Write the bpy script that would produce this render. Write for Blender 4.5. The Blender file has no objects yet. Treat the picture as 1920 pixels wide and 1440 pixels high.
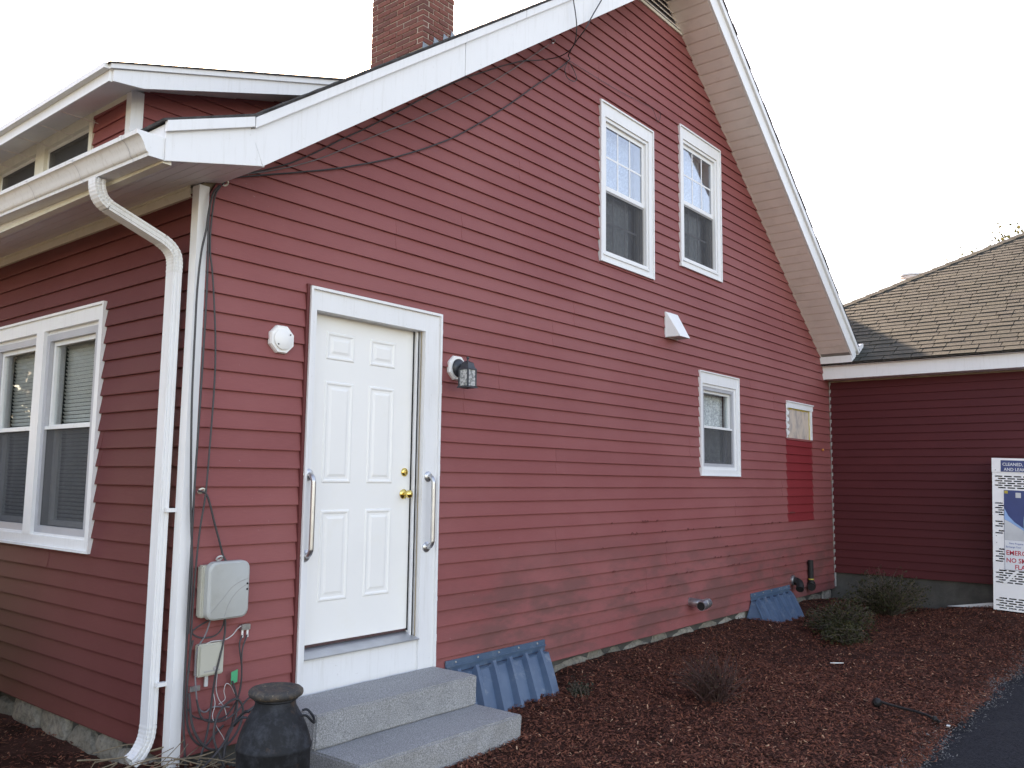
import bpy, bmesh, math, random
import numpy as np
from mathutils import Vector, Matrix, noise
from mathutils.geometry import tessellate_polygon
random.seed(7); rng = np.random.default_rng(7)
sc = bpy.context.scene
COL = sc.collection
R = math.radians

# ------------------------------------------------------------------ camera
cd = bpy.data.cameras.new('camera'); cam = bpy.data.objects.new('camera', cd); COL.objects.link(cam)
cd.sensor_fit = 'HORIZONTAL'; cd.sensor_width = 36; cd.lens = 30.14; cd.clip_start = .05; cd.clip_end = 3000
r_ = Vector((.633107, -.773969, .012133)); u_ = -Vector((.093510, .060912, -.993753)); f_ = Vector((.768395, .630287, .110938))
m = Matrix((r_, u_, -f_)).transposed().to_4x4(); m.translation = Vector((-2.4304, -4.2141, 1.6102)); cam.matrix_world = m
sc.camera = cam
# ------------------------------------------------------------------ sky, sun, exposure
SUN_EL, SUN_AZ = 27.8, 28.7          # azimuth measured from +y towards +x
w = bpy.data.worlds.new('World'); sc.world = w; w.use_nodes = True
nt = w.node_tree; nt.nodes.clear()
sky = nt.nodes.new('ShaderNodeTexSky'); sky.sky_type = 'NISHITA'; sky.sun_disc = False
sky.sun_elevation = R(SUN_EL); sky.sun_rotation = R(SUN_AZ); sky.air_density = 1.0; sky.dust_density = 1.6; sky.ozone_density = 1.0; sky.altitude = 50
bg = nt.nodes.new('ShaderNodeBackground'); bg.inputs['Strength'].default_value = .15
wo = nt.nodes.new('ShaderNodeOutputWorld'); nt.links.new(sky.outputs[0], bg.inputs[0]); nt.links.new(bg.outputs[0], wo.inputs[0])
sd = bpy.data.lights.new('sun', 'SUN'); sd.energy = 5.0; sd.angle = R(.53); sd.color = (1, .93, .82)
sun = bpy.data.objects.new('sun', sd); COL.objects.link(sun)
e, a = R(SUN_EL), R(SUN_AZ)
sun.rotation_euler = Vector((math.sin(a)*math.cos(e), math.cos(a)*math.cos(e), math.sin(e))).to_track_quat('Z', 'Y').to_euler()
sun.location = (6, 10, 20)
vs = sc.view_settings; vs.view_transform = 'Standard'; vs.look = 'None'; vs.exposure = 2.33; vs.gamma = 1
vs.use_white_balance = True; vs.white_balance_temperature = 8700; vs.white_balance_tint = 22   # camera balanced for open shade
sc.cycles.use_denoising = True
sc.cycles.max_bounces = 8; sc.cycles.transparent_max_bounces = 12

# ------------------------------------------------------------------ materials
MATS = {}
def nodes(name):
    mt = bpy.data.materials.new(name); mt.use_nodes = True; t = mt.node_tree; t.nodes.clear()
    out = t.nodes.new('ShaderNodeOutputMaterial'); p = t.nodes.new('ShaderNodeBsdfPrincipled'); t.links.new(p.outputs[0], out.inputs[0])
    MATS[name] = mt
    return mt, t, p, out
def N(t, typ, **kw):
    n = t.nodes.new(typ)
    for k, v in kw.items():
        if k in n.inputs: n.inputs[k].default_value = v
        else: setattr(n, k, v)
    return n
def mixc(t, fac, ca, cb):
    n = t.nodes.new('ShaderNodeMix'); n.data_type = 'RGBA'
    for i, v in ((0, fac), (6, ca), (7, cb)):
        if isinstance(v, (int, float)): n.inputs[i].default_value = v
        elif isinstance(v, tuple): n.inputs[i].default_value = (*v[:3], 1)
        else: t.links.new(v, n.inputs[i])
    return n.outputs[2]
def ramp(t, src, lo, hi):
    n = N(t, 'ShaderNodeMapRange'); n.inputs[1].default_value = lo; n.inputs[2].default_value = hi
    n.interpolation_type = 'SMOOTHSTEP'; t.links.new(src, n.inputs[0]); return n.outputs[0]
def math_(t, op, a_, b_):
    n = t.nodes.new('ShaderNodeMath'); n.operation = op
    for i, v in ((0, a_), (1, b_)):
        if isinstance(v, (int, float)): n.inputs[i].default_value = v
        else: t.links.new(v, n.inputs[i])
    return n.outputs[0]
def pos(t, sx=1, sy=1, sz=1):
    g = t.nodes.new('ShaderNodeNewGeometry'); mp = t.nodes.new('ShaderNodeMapping'); mp.inputs['Scale'].default_value = (sx, sy, sz)
    t.links.new(g.outputs['Position'], mp.inputs[0]); return mp.outputs[0]
def nz(t, vec, scale, detail=4, rough=.6):
    n = t.nodes.new('ShaderNodeTexNoise'); n.inputs['Scale'].default_value = scale; n.inputs['Detail'].default_value = detail; n.inputs['Roughness'].default_value = rough
    t.links.new(vec, n.inputs['Vector']); return n.outputs['Fac']
def bump(t, p, h, s, d=.01):
    b = t.nodes.new('ShaderNodeBump'); b.inputs['Strength'].default_value = s; b.inputs['Distance'].default_value = d
    t.links.new(h, b.inputs['Height']); t.links.new(b.outputs[0], p.inputs['Normal'])
def simple(name, col, rough=.5, var=.12, scale=6, dirt=None, metal=0, bmp=0, bscale=60, spec=.5, stretch=(1, 1, 1)):
    mt, t, p, o = nodes(name)
    v = pos(t, *stretch); n1 = nz(t, v, scale, 5)
    c = mixc(t, ramp(t, n1, .3, .7), tuple(x*(1-var) for x in col), tuple(min(1, x*(1+var)) for x in col))
    if dirt:
        n2 = nz(t, pos(t), dirt[1], 6, .7)
        c = mixc(t, math_(t, 'MULTIPLY', ramp(t, n2, .5, .75), dirt[2]), c, dirt[0])
    t.links.new(c, p.inputs['Base Color']); p.inputs['Roughness'].default_value = rough; p.inputs['Metallic'].default_value = metal
    p.inputs['Specular IOR Level'].default_value = spec
    if bmp: bump(t, p, nz(t, v, bscale, 4), bmp)
    return mt
def streaked(name, col, rough, amt):
    mt, t, p, o = nodes(name)
    c = mixc(t, ramp(t, nz(t, pos(t), 3, 5), .3, .7), tuple(x*.97 for x in col), col)
    st = ramp(t, nz(t, pos(t, 9, 9, .7), 5, 5, .65), .5, .72); c = mixc(t, math_(t, 'MULTIPLY', st, amt), c, (.50, .48, .43))
    sp = ramp(t, nz(t, pos(t), 45, 3), .66, .76); c = mixc(t, math_(t, 'MULTIPLY', sp, amt*1.4), c, (.40, .37, .32))
    t.links.new(c, p.inputs['Base Color']); p.inputs['Roughness'].default_value = rough
    bump(t, p, nz(t, pos(t, 1, 1, .3), 9, 4), .12, .01)
def siding_mat(name, colA, colB, grime):
    mt, t, p, o = nodes(name)
    big = nz(t, pos(t, .5, .5, .8), 1.1, 4); c = mixc(t, ramp(t, big, .35, .65), colA, colB)
    oi = t.nodes.new('ShaderNodeObjectInfo'); c = mixc(t, math_(t, 'MULTIPLY', oi.outputs['Random'], .16), c, tuple(x*.6 for x in colA))
    fine = nz(t, pos(t, 3, 3, 60), 6, 5); c = mixc(t, math_(t, 'MULTIPLY', ramp(t, fine, .4, .75), .14), c, tuple(x*1.5 for x in colB))
    if grime:
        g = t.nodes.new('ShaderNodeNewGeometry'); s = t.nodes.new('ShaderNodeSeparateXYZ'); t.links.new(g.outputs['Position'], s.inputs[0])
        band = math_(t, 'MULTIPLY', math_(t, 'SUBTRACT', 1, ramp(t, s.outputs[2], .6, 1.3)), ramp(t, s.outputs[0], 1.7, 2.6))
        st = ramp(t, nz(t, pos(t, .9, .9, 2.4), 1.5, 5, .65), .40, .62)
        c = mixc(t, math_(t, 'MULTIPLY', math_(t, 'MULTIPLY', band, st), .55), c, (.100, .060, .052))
        sp = ramp(t, nz(t, pos(t, 1, 1, 1), 38, 2), .74, .8); c = mixc(t, math_(t, 'MULTIPLY', sp, .35), c, (.4, .3, .28))
    t.links.new(c, p.inputs['Base Color']); p.inputs['Roughness'].default_value = .58; p.inputs['Specular IOR Level'].default_value = .22
    bump(t, p, nz(t, pos(t, 2.2, 2.2, 30), 14, 4), .18, .004)
    return mt
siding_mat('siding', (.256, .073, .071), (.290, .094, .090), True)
siding_mat('siding_shaded', (.122, .029, .028), (.146, .038, .037), False)  # same siding as the gable, darkened to carry the street wall's shade
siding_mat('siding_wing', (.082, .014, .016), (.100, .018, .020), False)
siding_mat('siding_fresh', (.215, .022, .026), (.245, .028, .032), False)
streaked('white', (.77, .77, .765), .4, .2)
streaked('white_dirty', (.75, .75, .735), .45, .45)
simple('white_door', (.82, .81, .78), .42, .02, 2, dirt=((.66, .60, .45), 4, .12))
simple('soffit', (.80, .72, .67), .5, .05, 3, dirt=((.42, .36, .31), 4, .25))
simple('soffit_eave', (.82, .80, .79), .5, .04, 3, dirt=((.55, .52, .48), 6, .3))
simple('cream', (.74, .71, .60), .45, .06, 8, dirt=((.5, .46, .36), 8, .4))
simple('storm_frame', (.42, .42, .44), .4, .05, 5)
simple('frame_grey', (.33, .32, .31), .5, .05, 5)
simple('shingle_dark', (.065, .062, .062), .9, .35, 20, bmp=.6, bscale=200)
simple('asphalt', (.019, .020, .024), .9, .55, 60, dirt=((.04, .04, .04), 2.5, .35), bmp=.7, bscale=180, spec=.2)
simple('ground', (.125, .12, .085), .95, .4, .3)
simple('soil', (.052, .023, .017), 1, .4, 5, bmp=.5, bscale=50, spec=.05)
simple('interior', (.10, .10, .11), .9, .1, 2)
simple('carpet', (.16, .13, .11), .9, .1, 2)
simple('sheath', (.30, .24, .17), .9, .1, 4)
simple('blind', (.80, .81, .80), .6, .04, 3)
simple('metal_al', (.50, .52, .55), .38, .06, 12, metal=.75)
simple('steel', (.55, .55, .55), .36, .05, 20, metal=1)
simple('galv', (.50, .52, .54), .33, .2, 30, metal=.9)
simple('brass', (.76, .56, .18), .18, .05, 20, metal=1)
simple('black_metal', (.035, .040, .048), .42, .2, 30, bmp=.1, bscale=150)
simple('black_pipe', (.016, .015, .015), .6, .2, 20, spec=.3)
simple('cable', (.045, .042, .044), .55, .15, 10)
simple('cable_grey', (.17, .16, .17), .6, .15, 10)
simple('cable_white', (.50, .50, .49), .5, .1, 10)
simple('box_grey', (.40, .41, .39), .45, .04, 6, dirt=((.30, .29, .25), 10, .3))
simple('box_beige', (.45, .44, .37), .5, .04, 6, dirt=((.28, .26, .20), 12, .4))
simple('green_tag', (.02, .36, .17), .5, .05, 6)
simple('yellow', (.48, .36, .05), .5, .1, 30)
simple('orange', (.55, .20, .05), .6, .1, 30)
simple('lead', (.26, .30, .33), .5, .15, 14, metal=.3)
simple('mortar', (.44, .36, .29), .95, .15, 20, bmp=.4)
simple('stone', (.30, .28, .24), .95, .3, 9, dirt=((.52, .50, .45), 7, .6), bmp=.9, bscale=40)
simple('concrete', (.075, .070, .062), .95, .2, 5, dirt=((.12, .13, .11), 4, .5), bmp=.5, bscale=60)
simple('sweep', (.07, .03, .03), .7, .1, 20)
simple('drip', (.13, .026, .022), .7, .1, 20)
simple('caulk', (.70, .70, .68), .7, .1, 20)
simple('dry_stem', (.19, .145, .095), .9, .25, 25)
simple('bark', (.085, .062, .045), .95, .3, 20, bmp=.6, bscale=50)
simple('cage_white', (.84, .84, .84), .35, .03, 3, dirt=((.5, .48, .45), 8, .15))
simple('navy', (.018, .045, .17), .35, .1, 4)
simple('sky_print', (.22, .40, .68), .35, .1, 5)
simple('grey_print', (.52, .54, .56), .35, .1, 4)
simple('teal_print', (.16, .32, .42), .35, .15, 6)
simple('white_print', (.70, .72, .75), .4, .03, 4)
simple('red_print', (.52, .03, .06), .4, .03, 4)
simple('blue_print', (.05, .12, .34), .4, .03, 4)
simple('plank_white', (.66, .67, .66), .6, .1, 8)
# granite
mt, t, p, o = nodes('granite')
v = pos(t); n1 = nz(t, v, 150, 6, .85); c = mixc(t, ramp(t, n1, .38, .62), (.135, .135, .135), (.43, .43, .425))
n2 = nz(t, v, 3, 4); c = mixc(t, math_(t, 'MULTIPLY', ramp(t, n2, .45, .75), .35), c, (.17, .17, .165))
t.links.new(c, p.inputs['Base Color']); p.inputs['Roughness'].default_value = .8; bump(t, p, n1, .4, .004)
# blue translucent plastic
mt, t, p, o = nodes('well_plastic')
n1 = nz(t, pos(t), 5, 5); c = mixc(t, ramp(t, n1, .3, .7), (.052, .098, .160), (.076, .126, .190)); c = mixc(t, math_(t, 'MULTIPLY', ramp(t, nz(t, pos(t), 11, 5, .7), .52, .75), .5), c, (.24, .27, .28))
t.links.new(c, p.inputs['Base Color']); p.inputs['Roughness'].default_value = .42
# milk can enamel
mt, t, p, o = nodes('can_black')
n1 = nz(t, pos(t), 14, 6, .75); c = mixc(t, ramp(t, n1, .42, .7), (.006, .007, .009), (.032, .036, .044)); c = mixc(t, math_(t, 'MULTIPLY', ramp(t, nz(t, pos(t), 9, 5, .7), .58, .72), .5), c, (.10, .055, .03))
t.links.new(c, p.inputs['Base Color']); p.inputs['Roughness'].default_value = .75; p.inputs['Metallic'].default_value = .1; bump(t, p, n1, .35, .004)
mt, t, p, o = nodes('can_rust')
n1 = nz(t, pos(t), 22, 6, .75); c = mixc(t, ramp(t, n1, .4, .7), (.030, .029, .029), (.105, .078, .055)); c = mixc(t, math_(t, 'MULTIPLY', ramp(t, nz(t, pos(t), 60, 3, .7), .6, .7), .6), c, (.34, .26, .16))
t.links.new(c, p.inputs['Base Color']); p.inputs['Roughness'].default_value = .7; bump(t, p, n1, .4, .004)
# plywood
mt, t, p, o = nodes('plywood')
n1 = nz(t, pos(t, 1.6, 1, .8), 5, 4, .6); c = mixc(t, ramp(t, n1, .36, .58), (.34, .29, .27), (.56, .45, .36)); c = mixc(t, math_(t, 'MULTIPLY', ramp(t, nz(t, pos(t, 1, 1, .6), 3, 3), .5, .7), .35), c, (.42, .40, .38))
t.links.new(c, p.inputs['Base Color']); p.inputs['Roughness'].default_value = .85
# random-per-piece materials
def pieces(name, stops, rough=.9, bmp=.3, bscale=90, var=.3):
    mt, t, p, o = nodes(name)
    oi = t.nodes.new('ShaderNodeObjectInfo'); g = t.nodes.new('ShaderNodeNewGeometry')
    f = math_(t, 'FRACT', math_(t, 'ADD', oi.outputs['Random'], g.outputs['Random Per Island']), 0)
    cr = t.nodes.new('ShaderNodeValToRGB'); el = cr.color_ramp.elements
    for i, (ps, col) in enumerate(stops):
        k = el[i] if i < 2 else el.new(ps)
        k.position = ps; k.color = (*col, 1)
    t.links.new(f, cr.inputs[0])
    n1 = nz(t, pos(t), 30, 5, .7); c = mixc(t, math_(t, 'MULTIPLY', ramp(t, n1, .35, .75), var), cr.outputs[0], (.03, .03, .03))
    t.links.new(c, p.inputs['Base Color']); p.inputs['Roughness'].default_value = rough; p.inputs['Specular IOR Level'].default_value = .25
    if bmp: bump(t, p, nz(t, pos(t), bscale, 4), bmp, .006)
    return mt, t, p, c
pieces('shingle', [(0, (.042, .043, .035)), (1, (.060, .059, .046)), (.5, (.050, .051, .043)), (.75, (.042, .042, .037))], .9, .7, 220, .35)
pieces('brick', [(0, (.185, .062, .050)), (1, (.15, .060, .050)), (.5, (.225, .080, .062))], .9, .5, 120, .35)
pieces('stone_piece', [(0, (.30, .27, .22)), (1, (.50, .46, .40)), (.5, (.19, .17, .135))], .95, .9, 50, .6)
pieces('mulch', [(0, (0.074, 0.021, 0.012)), (1, (0.556, 0.323, 0.202)), (.45, (0.148, 0.043, 0.025)), (.78, (0.207, 0.065, 0.036)), (.965, (0.268, 0.095, 0.053)), (.985, (0.482, 0.253, 0.151))], .9, 0)
def leafmat(name, stops, trans):
    mt, t, p, c = pieces(name, stops, .6, 0, var=.0)
    o = [n for n in t.nodes if n.type == 'OUTPUT_MATERIAL'][0]
    tr = t.nodes.new('ShaderNodeBsdfTranslucent'); t.links.new(c, tr.inputs[0])
    ms = t.nodes.new('ShaderNodeMixShader'); ms.inputs[0].default_value = trans
    t.links.new(p.outputs[0], ms.inputs[1]); t.links.new(tr.outputs[0], ms.inputs[2]); t.links.new(ms.outputs[0], o.inputs[0])
leafmat('leaf', [(0, (.024, .026, .010)), (1, (.090, .076, .022)), (.6, (.036, .037, .013)), (.92, (.048, .046, .016))], .25)
leafmat('leaf_red', [(0, (.060, .028, .022)), (1, (.110, .050, .036)), (.6, (.050, .036, .018))], .2)
leafmat('leaf_yellow', [(0, (.075, .075, .028)), (1, (.12, .10, .035)), (.5, (.055, .062, .022))], .3)
leafmat('leaf_dark', [(0, (.014, .020, .012)), (1, (.028, .034, .018))], .1)
# glass: clear pane with a mirror share that follows Fresnel
def glass(name, f0, tint, rough=.015):
    mt = bpy.data.materials.new(name); mt.use_nodes = True; t = mt.node_tree; t.nodes.clear(); MATS[name] = mt
    o = t.nodes.new('ShaderNodeOutputMaterial'); g = t.nodes.new('ShaderNodeBsdfGlossy'); g.inputs['Roughness'].default_value = rough
    tr = t.nodes.new('ShaderNodeBsdfTransparent'); tr.inputs[0].default_value = (*tint, 1)
    lw_ = t.nodes.new('ShaderNodeLayerWeight'); fr = math_(t, 'ADD', math_(t, 'MULTIPLY', math_(t, 'POWER', lw_.outputs['Facing'], 4.0), 1-f0), f0)
    b = t.nodes.new('ShaderNodeBump'); b.inputs['Strength'].default_value = .05; b.inputs['Distance'].default_value = .02
    t.links.new(nz(t, pos(t), 1.6, 2), b.inputs['Height']); t.links.new(b.outputs[0], g.inputs['Normal'])
    ms = t.nodes.new('ShaderNodeMixShader'); t.links.new(fr, ms.inputs[0]); t.links.new(tr.outputs[0], ms.inputs[1]); t.links.new(g.outputs[0], ms.inputs[2]); t.links.new(ms.outputs[0], o.inputs[0])
glass('glass', .03, (.93, .95, .95)); glass('glass_upper', .25, (.8, .86, .92))
# insect screen: fine dark mesh, partly see-through
mt = bpy.data.materials.new('screen'); mt.use_nodes = True; t = mt.node_tree; t.nodes.clear(); MATS['screen'] = mt
o = t.nodes.new('ShaderNodeOutputMaterial'); df = t.nodes.new('ShaderNodeBsdfDiffuse'); df.inputs[0].default_value = (.10, .10, .105, 1)
tr = t.nodes.new('ShaderNodeBsdfTransparent'); ms = t.nodes.new('ShaderNodeMixShader'); ms.inputs[0].default_value = .42
t.links.new(tr.outputs[0], ms.inputs[1]); t.links.new(df.outputs[0], ms.inputs[2]); t.links.new(ms.outputs[0], o.inputs[0])
mt, t, p, o = nodes('lace')
n1 = nz(t, pos(t, 8, 8, 8), 5, 4, .7); t.links.new(mixc(t, ramp(t, n1, .4, .62), (.50, .52, .53), (.85, .86, .86)), p.inputs['Base Color']); p.inputs['Roughness'].default_value = .9
mt, t, p, o = nodes('lamp_glass')
n1 = nz(t, pos(t), 55, 3, .6); c = mixc(t, ramp(t, n1, .4, .6), (.30, .31, .31), (.72, .72, .70)); t.links.new(c, p.inputs['Base Color']); p.inputs['Roughness'].default_value = .12; p.inputs['Transmission Weight'].default_value = .35; bump(t, p, n1, .5, .004)

# ------------------------------------------------------------------ builders
OFF = {}
def _o(parent): return Vector(OFF[parent.name]) if parent else Vector((0, 0, 0))
def props(o, label=None, cat=None, group=None, kind=None):
    for k, v in (('label', label), ('category', cat), ('group', group), ('kind', kind)):
        if v: o[k] = v
    return o
def thing(name, label, cat, loc=(0, 0, 0), group=None):
    o = bpy.data.objects.new(name, None); COL.objects.link(o); o.location = loc; o.empty_display_size = .2; OFF[o.name] = tuple(loc)
    return props(o, label, cat, group)
class MB:
    def __init__(s): s.V = []; s.F = []
    def add(s, V, F):
        b = len(s.V); s.V += [tuple(v) for v in V]; s.F += [tuple(i+b for i in f) for f in F]; return s
    def box(s, x0, x1, y0, y1, z0, z1):
        return s.add([(x, y, z) for x in (x0, x1) for y in (y0, y1) for z in (z0, z1)],
                     [(0, 1, 3, 2), (4, 6, 7, 5), (0, 4, 5, 1), (2, 3, 7, 6), (0, 2, 6, 4), (1, 5, 7, 3)])
    def hexa(s, a, b):      # two quads of 4 points each, joined
        return s.add(list(a)+list(b), [(3, 2, 1, 0), (4, 5, 6, 7), (0, 1, 5, 4), (1, 2, 6, 5), (2, 3, 7, 6), (3, 0, 4, 7)])
    def prism(s, poly, d):  # polygon (3d points) extruded by vector d
        n = len(poly); q = [tuple(Vector(p_)+Vector(d)) for p_ in poly]
        return s.add(list(poly)+q, [tuple(range(n))[::-1], tuple(range(n, 2*n))]+[(i, (i+1) % n, n+(i+1) % n, n+i) for i in range(n)])
    def tube(s, pts, r, n=6, cap=True):
        pts = [Vector(p_) for p_ in pts]; rs = r if isinstance(r, (list, tuple)) else [r]*len(pts)
        V = []; F = []; up = None
        for i, p_ in enumerate(pts):
            tg = (pts[min(i+1, len(pts)-1)]-pts[max(i-1, 0)]).normalized()
            if up is None: up = tg.orthogonal().normalized()
            up = (up-tg*up.dot(tg)); up = up.normalized() if up.length > 1e-6 else tg.orthogonal().normalized()
            sd_ = tg.cross(up)
            V += [tuple(p_+(up*math.cos(k*2*math.pi/n)+sd_*math.sin(k*2*math.pi/n))*rs[i]) for k in range(n)]
        for i in range(len(pts)-1): F += [(i*n+k, i*n+(k+1) % n, (i+1)*n+(k+1) % n, (i+1)*n+k) for k in range(n)]
        if cap: F += [tuple(range(n))[::-1], tuple((len(pts)-1)*n+k for k in range(n))]
        return s.add(V, F)
    def sweep(s, pts, prof, side, cap=True):   # profile (a along side, b along side x tangent)
        pts = [Vector(p_) for p_ in pts]; sd_ = Vector(side); n = len(prof); V = []; F = []
        for i, p_ in enumerate(pts):
            ta = (pts[i]-pts[i-1]).normalized() if i else (pts[1]-pts[0]).normalized()
            tb = (pts[i+1]-pts[i]).normalized() if i < len(pts)-1 else ta
            tg = (ta+tb).normalized(); k = 1/max(.5, tg.dot(ta)); nn = sd_.cross(tg).normalized()
            V += [tuple(p_+sd_*a_+nn*(b_*k)) for a_, b_ in prof]
        for i in range(len(pts)-1): F += [(i*n+k, i*n+(k+1) % n, (i+1)*n+(k+1) % n, (i+1)*n+k) for k in range(n)]
        if cap: F += [tuple(range(n))[::-1], tuple((len(pts)-1)*n+k for k in range(n))]
        return s.add(V, F)
    def lathe(s, prof, c, n=24, axis='z', a0=0):
        V = []; F = []; c = Vector(c)
        for r_0, h in prof:
            for k in range(n):
                a_ = a0+k*2*math.pi/n; x, y = r_0*math.cos(a_), r_0*math.sin(a_)
                q = {'z': (x, y, h), 'y': (x, h, y), 'x': (h, x, y)}[axis]
                V.append(tuple(c+Vector(q)))
        for i in range(len(prof)-1): F += [(i*n+k, i*n+(k+1) % n, (i+1)*n+(k+1) % n, (i+1)*n+k) for k in range(n)]
        F += [tuple(range(n))[::-1], tuple((len(prof)-1)*n+k for k in range(n))]
        return s.add(V, F)
    def build(s, name, mat, parent=None, base=(0, 0, 0), smooth=False, bevel=0, label=None, recalc=True):
        off = _o(parent) if parent else Vector(base)
        me = bpy.data.meshes.new(name)
        me.from_pydata([tuple(Vector(v)-off) for v in s.V], [], s.F)
        if recalc:
            bm = bmesh.new(); bm.from_mesh(me); bmesh.ops.recalc_face_normals(bm, faces=bm.faces)
            if bevel: bmesh.ops.bevel(bm, geom=[e_ for e_ in bm.edges if len(e_.link_faces) == 2 and e_.calc_face_angle(0) > .6], offset=bevel, segments=2, affect='EDGES', clamp_overlap=True)
            bm.to_mesh(me); bm.free()
        if smooth:
            for f in me.polygons: f.use_smooth = True
            try: me.set_sharp_from_angle(angle=R(40))
            except Exception: pass
        me.materials.append(MATS[mat]); o = bpy.data.objects.new(name, me); COL.objects.link(o)
        if parent: o.parent = parent; OFF[o.name] = tuple(off)
        else: o.location = base; OFF[o.name] = tuple(base)
        if label: o['label'] = label
        return o
def catmull(pts, k=6):
    P = [Vector(p_) for p_ in pts]; P = [P[0]*2-P[1]]+P+[P[-1]*2-P[-2]]; out = []
    for i in range(1, len(P)-2):
        for j in range(k):
            t_ = j/k; a_, b_, c_, d_ = P[i-1:i+3]
            out.append(.5*((2*b_)+(c_-a_)*t_+(2*a_-5*b_+4*c_-d_)*t_*t_+(3*b_-a_-3*c_+d_)*t_**3))
    return out+[P[-2]]
def sheet(name, outer, holes, to3, mat, parent, th=None):   # polygon with holes; th = thickness vector
    loops = [[Vector((a_, b_, 0)) for a_, b_ in l] for l in [outer]+holes]
    flat = [q for l in loops for q in l]; tr_ = tessellate_polygon(loops)
    V = [to3(q.x, q.y) for q in flat]; mb = MB(); mb.add(V, [tuple(f) for f in tr_])
    if th: mb.add([tuple(Vector(v)+Vector(th)) for v in V], [tuple(f)[::-1] for f in tr_])
    return mb.build(name, mat, parent)
def rect(x0, x1, z0, z1): return [(x0, z0), (x1, z0), (x1, z1), (x0, z1)]

PITCH = .106
def siding(parent, M, mat, z_start, z_end, uL, uR, holes, joints=0, mats=None, seed=1):
    """one board object per course and stretch; M maps (along, out, up) to the world"""
    rn = random.Random(seed); n = int(math.ceil((z_end-z_start)/PITCH-1e-6)); jprev = []
    for c in range(n):
        z0 = z_start+c*PITCH; z1 = min(z0+PITCH, z_end)
        if c % 2 == 0 or not jprev:
            jprev = sorted(rn.uniform(.8, 9) for _ in range(joints))
        cuts = set()
        for h in holes:
            if h[3] > z0+.004 and h[2] < z1-.004: cuts |= {h[0], h[1]}
        lo, hi = uL(z0), uR(z0)
        inner = sorted(x for x in cuts if lo < x < hi); js = [j+rn.uniform(0, .0) for j in jprev if lo+.5 < j < hi-.5]
        allc = sorted(set([lo, hi]+inner+js))
        for i in range(len(allc)-1):
            a_, b_ = allc[i], allc[i+1]; mid = (a_+b_)/2
            if b_-a_ < .012: continue
            spans = [(z0, z1)]
            for h in holes:
                if h[0]-1e-6 < mid < h[1]+1e-6:
                    ns = []
                    for za, zb in spans:
                        if h[3] <= za or h[2] >= zb: ns.append((za, zb)); continue
                        if h[2] > za+.008: ns.append((za, h[2]))
                        if h[3] < zb-.008: ns.append((h[3], zb))
                    spans = ns
            for za, zb in spans:
                fo = lambda z: .0215-.0155*(z-z0)/PITCH
                seg = max(1, int((b_-a_)/.45)); V = []; F = []
                lap = .0022 if (a_ in js) else 0.0
                for k in range(seg+1):
                    q = k/seg
                    la = a_ if i or a_ != lo else uL(za); lb = a_ if i or a_ != lo else uL(zb)
                    ra = b_ if b_ != hi else uR(za); rb = b_ if b_ != hi else uR(zb)
                    ua, ub = la+(ra-la)*q, lb+(rb-lb)*q
                    w1 = noise.noise((ua*1.1, c*3.7+seed*9, 0))*.0034; w2 = noise.noise((ua*1.4, c*5.1, 7+seed))*.0026+lap
                    zz = za+(w1 if za == z0 else 0)
                    V += [M(ua, -.004, zz), M(ua, fo(za)+w2, zz), M(ua, fo(za)+w2+.0008, zz+.004), M(ub, fo(zb)+w2*.4, zb+.002), M(ub, -.004, zb+.002)]
                for k in range(seg):
                    for e_ in range(5): F.append((k*5+e_, k*5+(e_+1) % 5, k*5+5+(e_+1) % 5, k*5+5+e_))
                F += [(0, 1, 2, 3, 4), tuple(seg*5+q for q in (4, 3, 2, 1, 0))]
                mm = mats(mid, (za+zb)/2) if mats else mat
                MB().add(V, F).build('siding_board', mm, parent)

# ------------------------------------------------------------------ terrain heights
def sst(a_, b_, x):
    q = max(0, min(1, (x-a_)/(b_-a_))); return q*q*(3-2*q)
def gh(x, y):
    h = .015+.085*math.exp(-(y/.5)**2)*sst(3.0, 3.5, x)*(1-.8*sst(6.9, 7.1, x)*sst(8.4, 8.2, x))*sst(10.5, 8.5, x)
    h += .12*sst(7.2, 8.9, x)*sst(-1.1, -2.0, y)
    h += .02*noise.noise((x*1.3, y*1.3, 0))+.012*noise.noise((x*4, y*4, 3))
    if x < .3: h += .02
    h += .11*math.exp(-((x+.08)**2+(y-.02)**2)/.12)
    return h
# setting ------------------------------------------------------------
mb = MB(); n = 48; mb.add([(0, 0, -.09)]+[(900*math.cos(i*2*math.pi/n), 900*math.sin(i*2*math.pi/n), -.09) for i in range(n)], [(0, 1+i, 1+(i+1) % n) for i in range(n)])
props(mb.build('ground', 'ground', recalc=False), kind='structure')
mb = MB(); xs = np.linspace(-14, 24, 96); ys = np.concatenate([np.linspace(-16, -3.6, 20), np.linspace(-3.4, -2.5, 16)])
ny = len(ys)
mb.add([(x, y, -.028+.12*sst(7.2, 8.9, x)+.004*noise.noise((x*2, y*2, 1))) for x in xs for y in ys], [(i*ny+j, (i+1)*ny+j, (i+1)*ny+j+1, i*ny+j+1) for i in range(len(xs)-1) for j in range(ny-1)])
props(mb.build('asphalt_driveway', 'asphalt', smooth=True), kind='structure')
def edge_y(x): return -2.74+.05*noise.noise((x*1.7, 0, 5))+.03*noise.noise((x*6, 0, 9))
mb = MB(); xs = np.arange(-5, 9.81, .075); V = []; F = []; idx = {}
rows = list(np.linspace(0, 1, 46)); back = list(np.arange(.1, 7, .15))
for i, x in enumerate(xs):
    for j, q in enumerate(rows):
        y = edge_y(x)*(1-q)+.02*q; z = gh(x, y) if j > 0 else -.035
        if j in (1, 2): z -= .012
        idx[i, j] = len(V); V.append((x, y, z))
    if x < .05:
        for k, y in enumerate(back): idx[i, len(rows)+k] = len(V); V.append((x, y, gh(x, y)))
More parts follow.
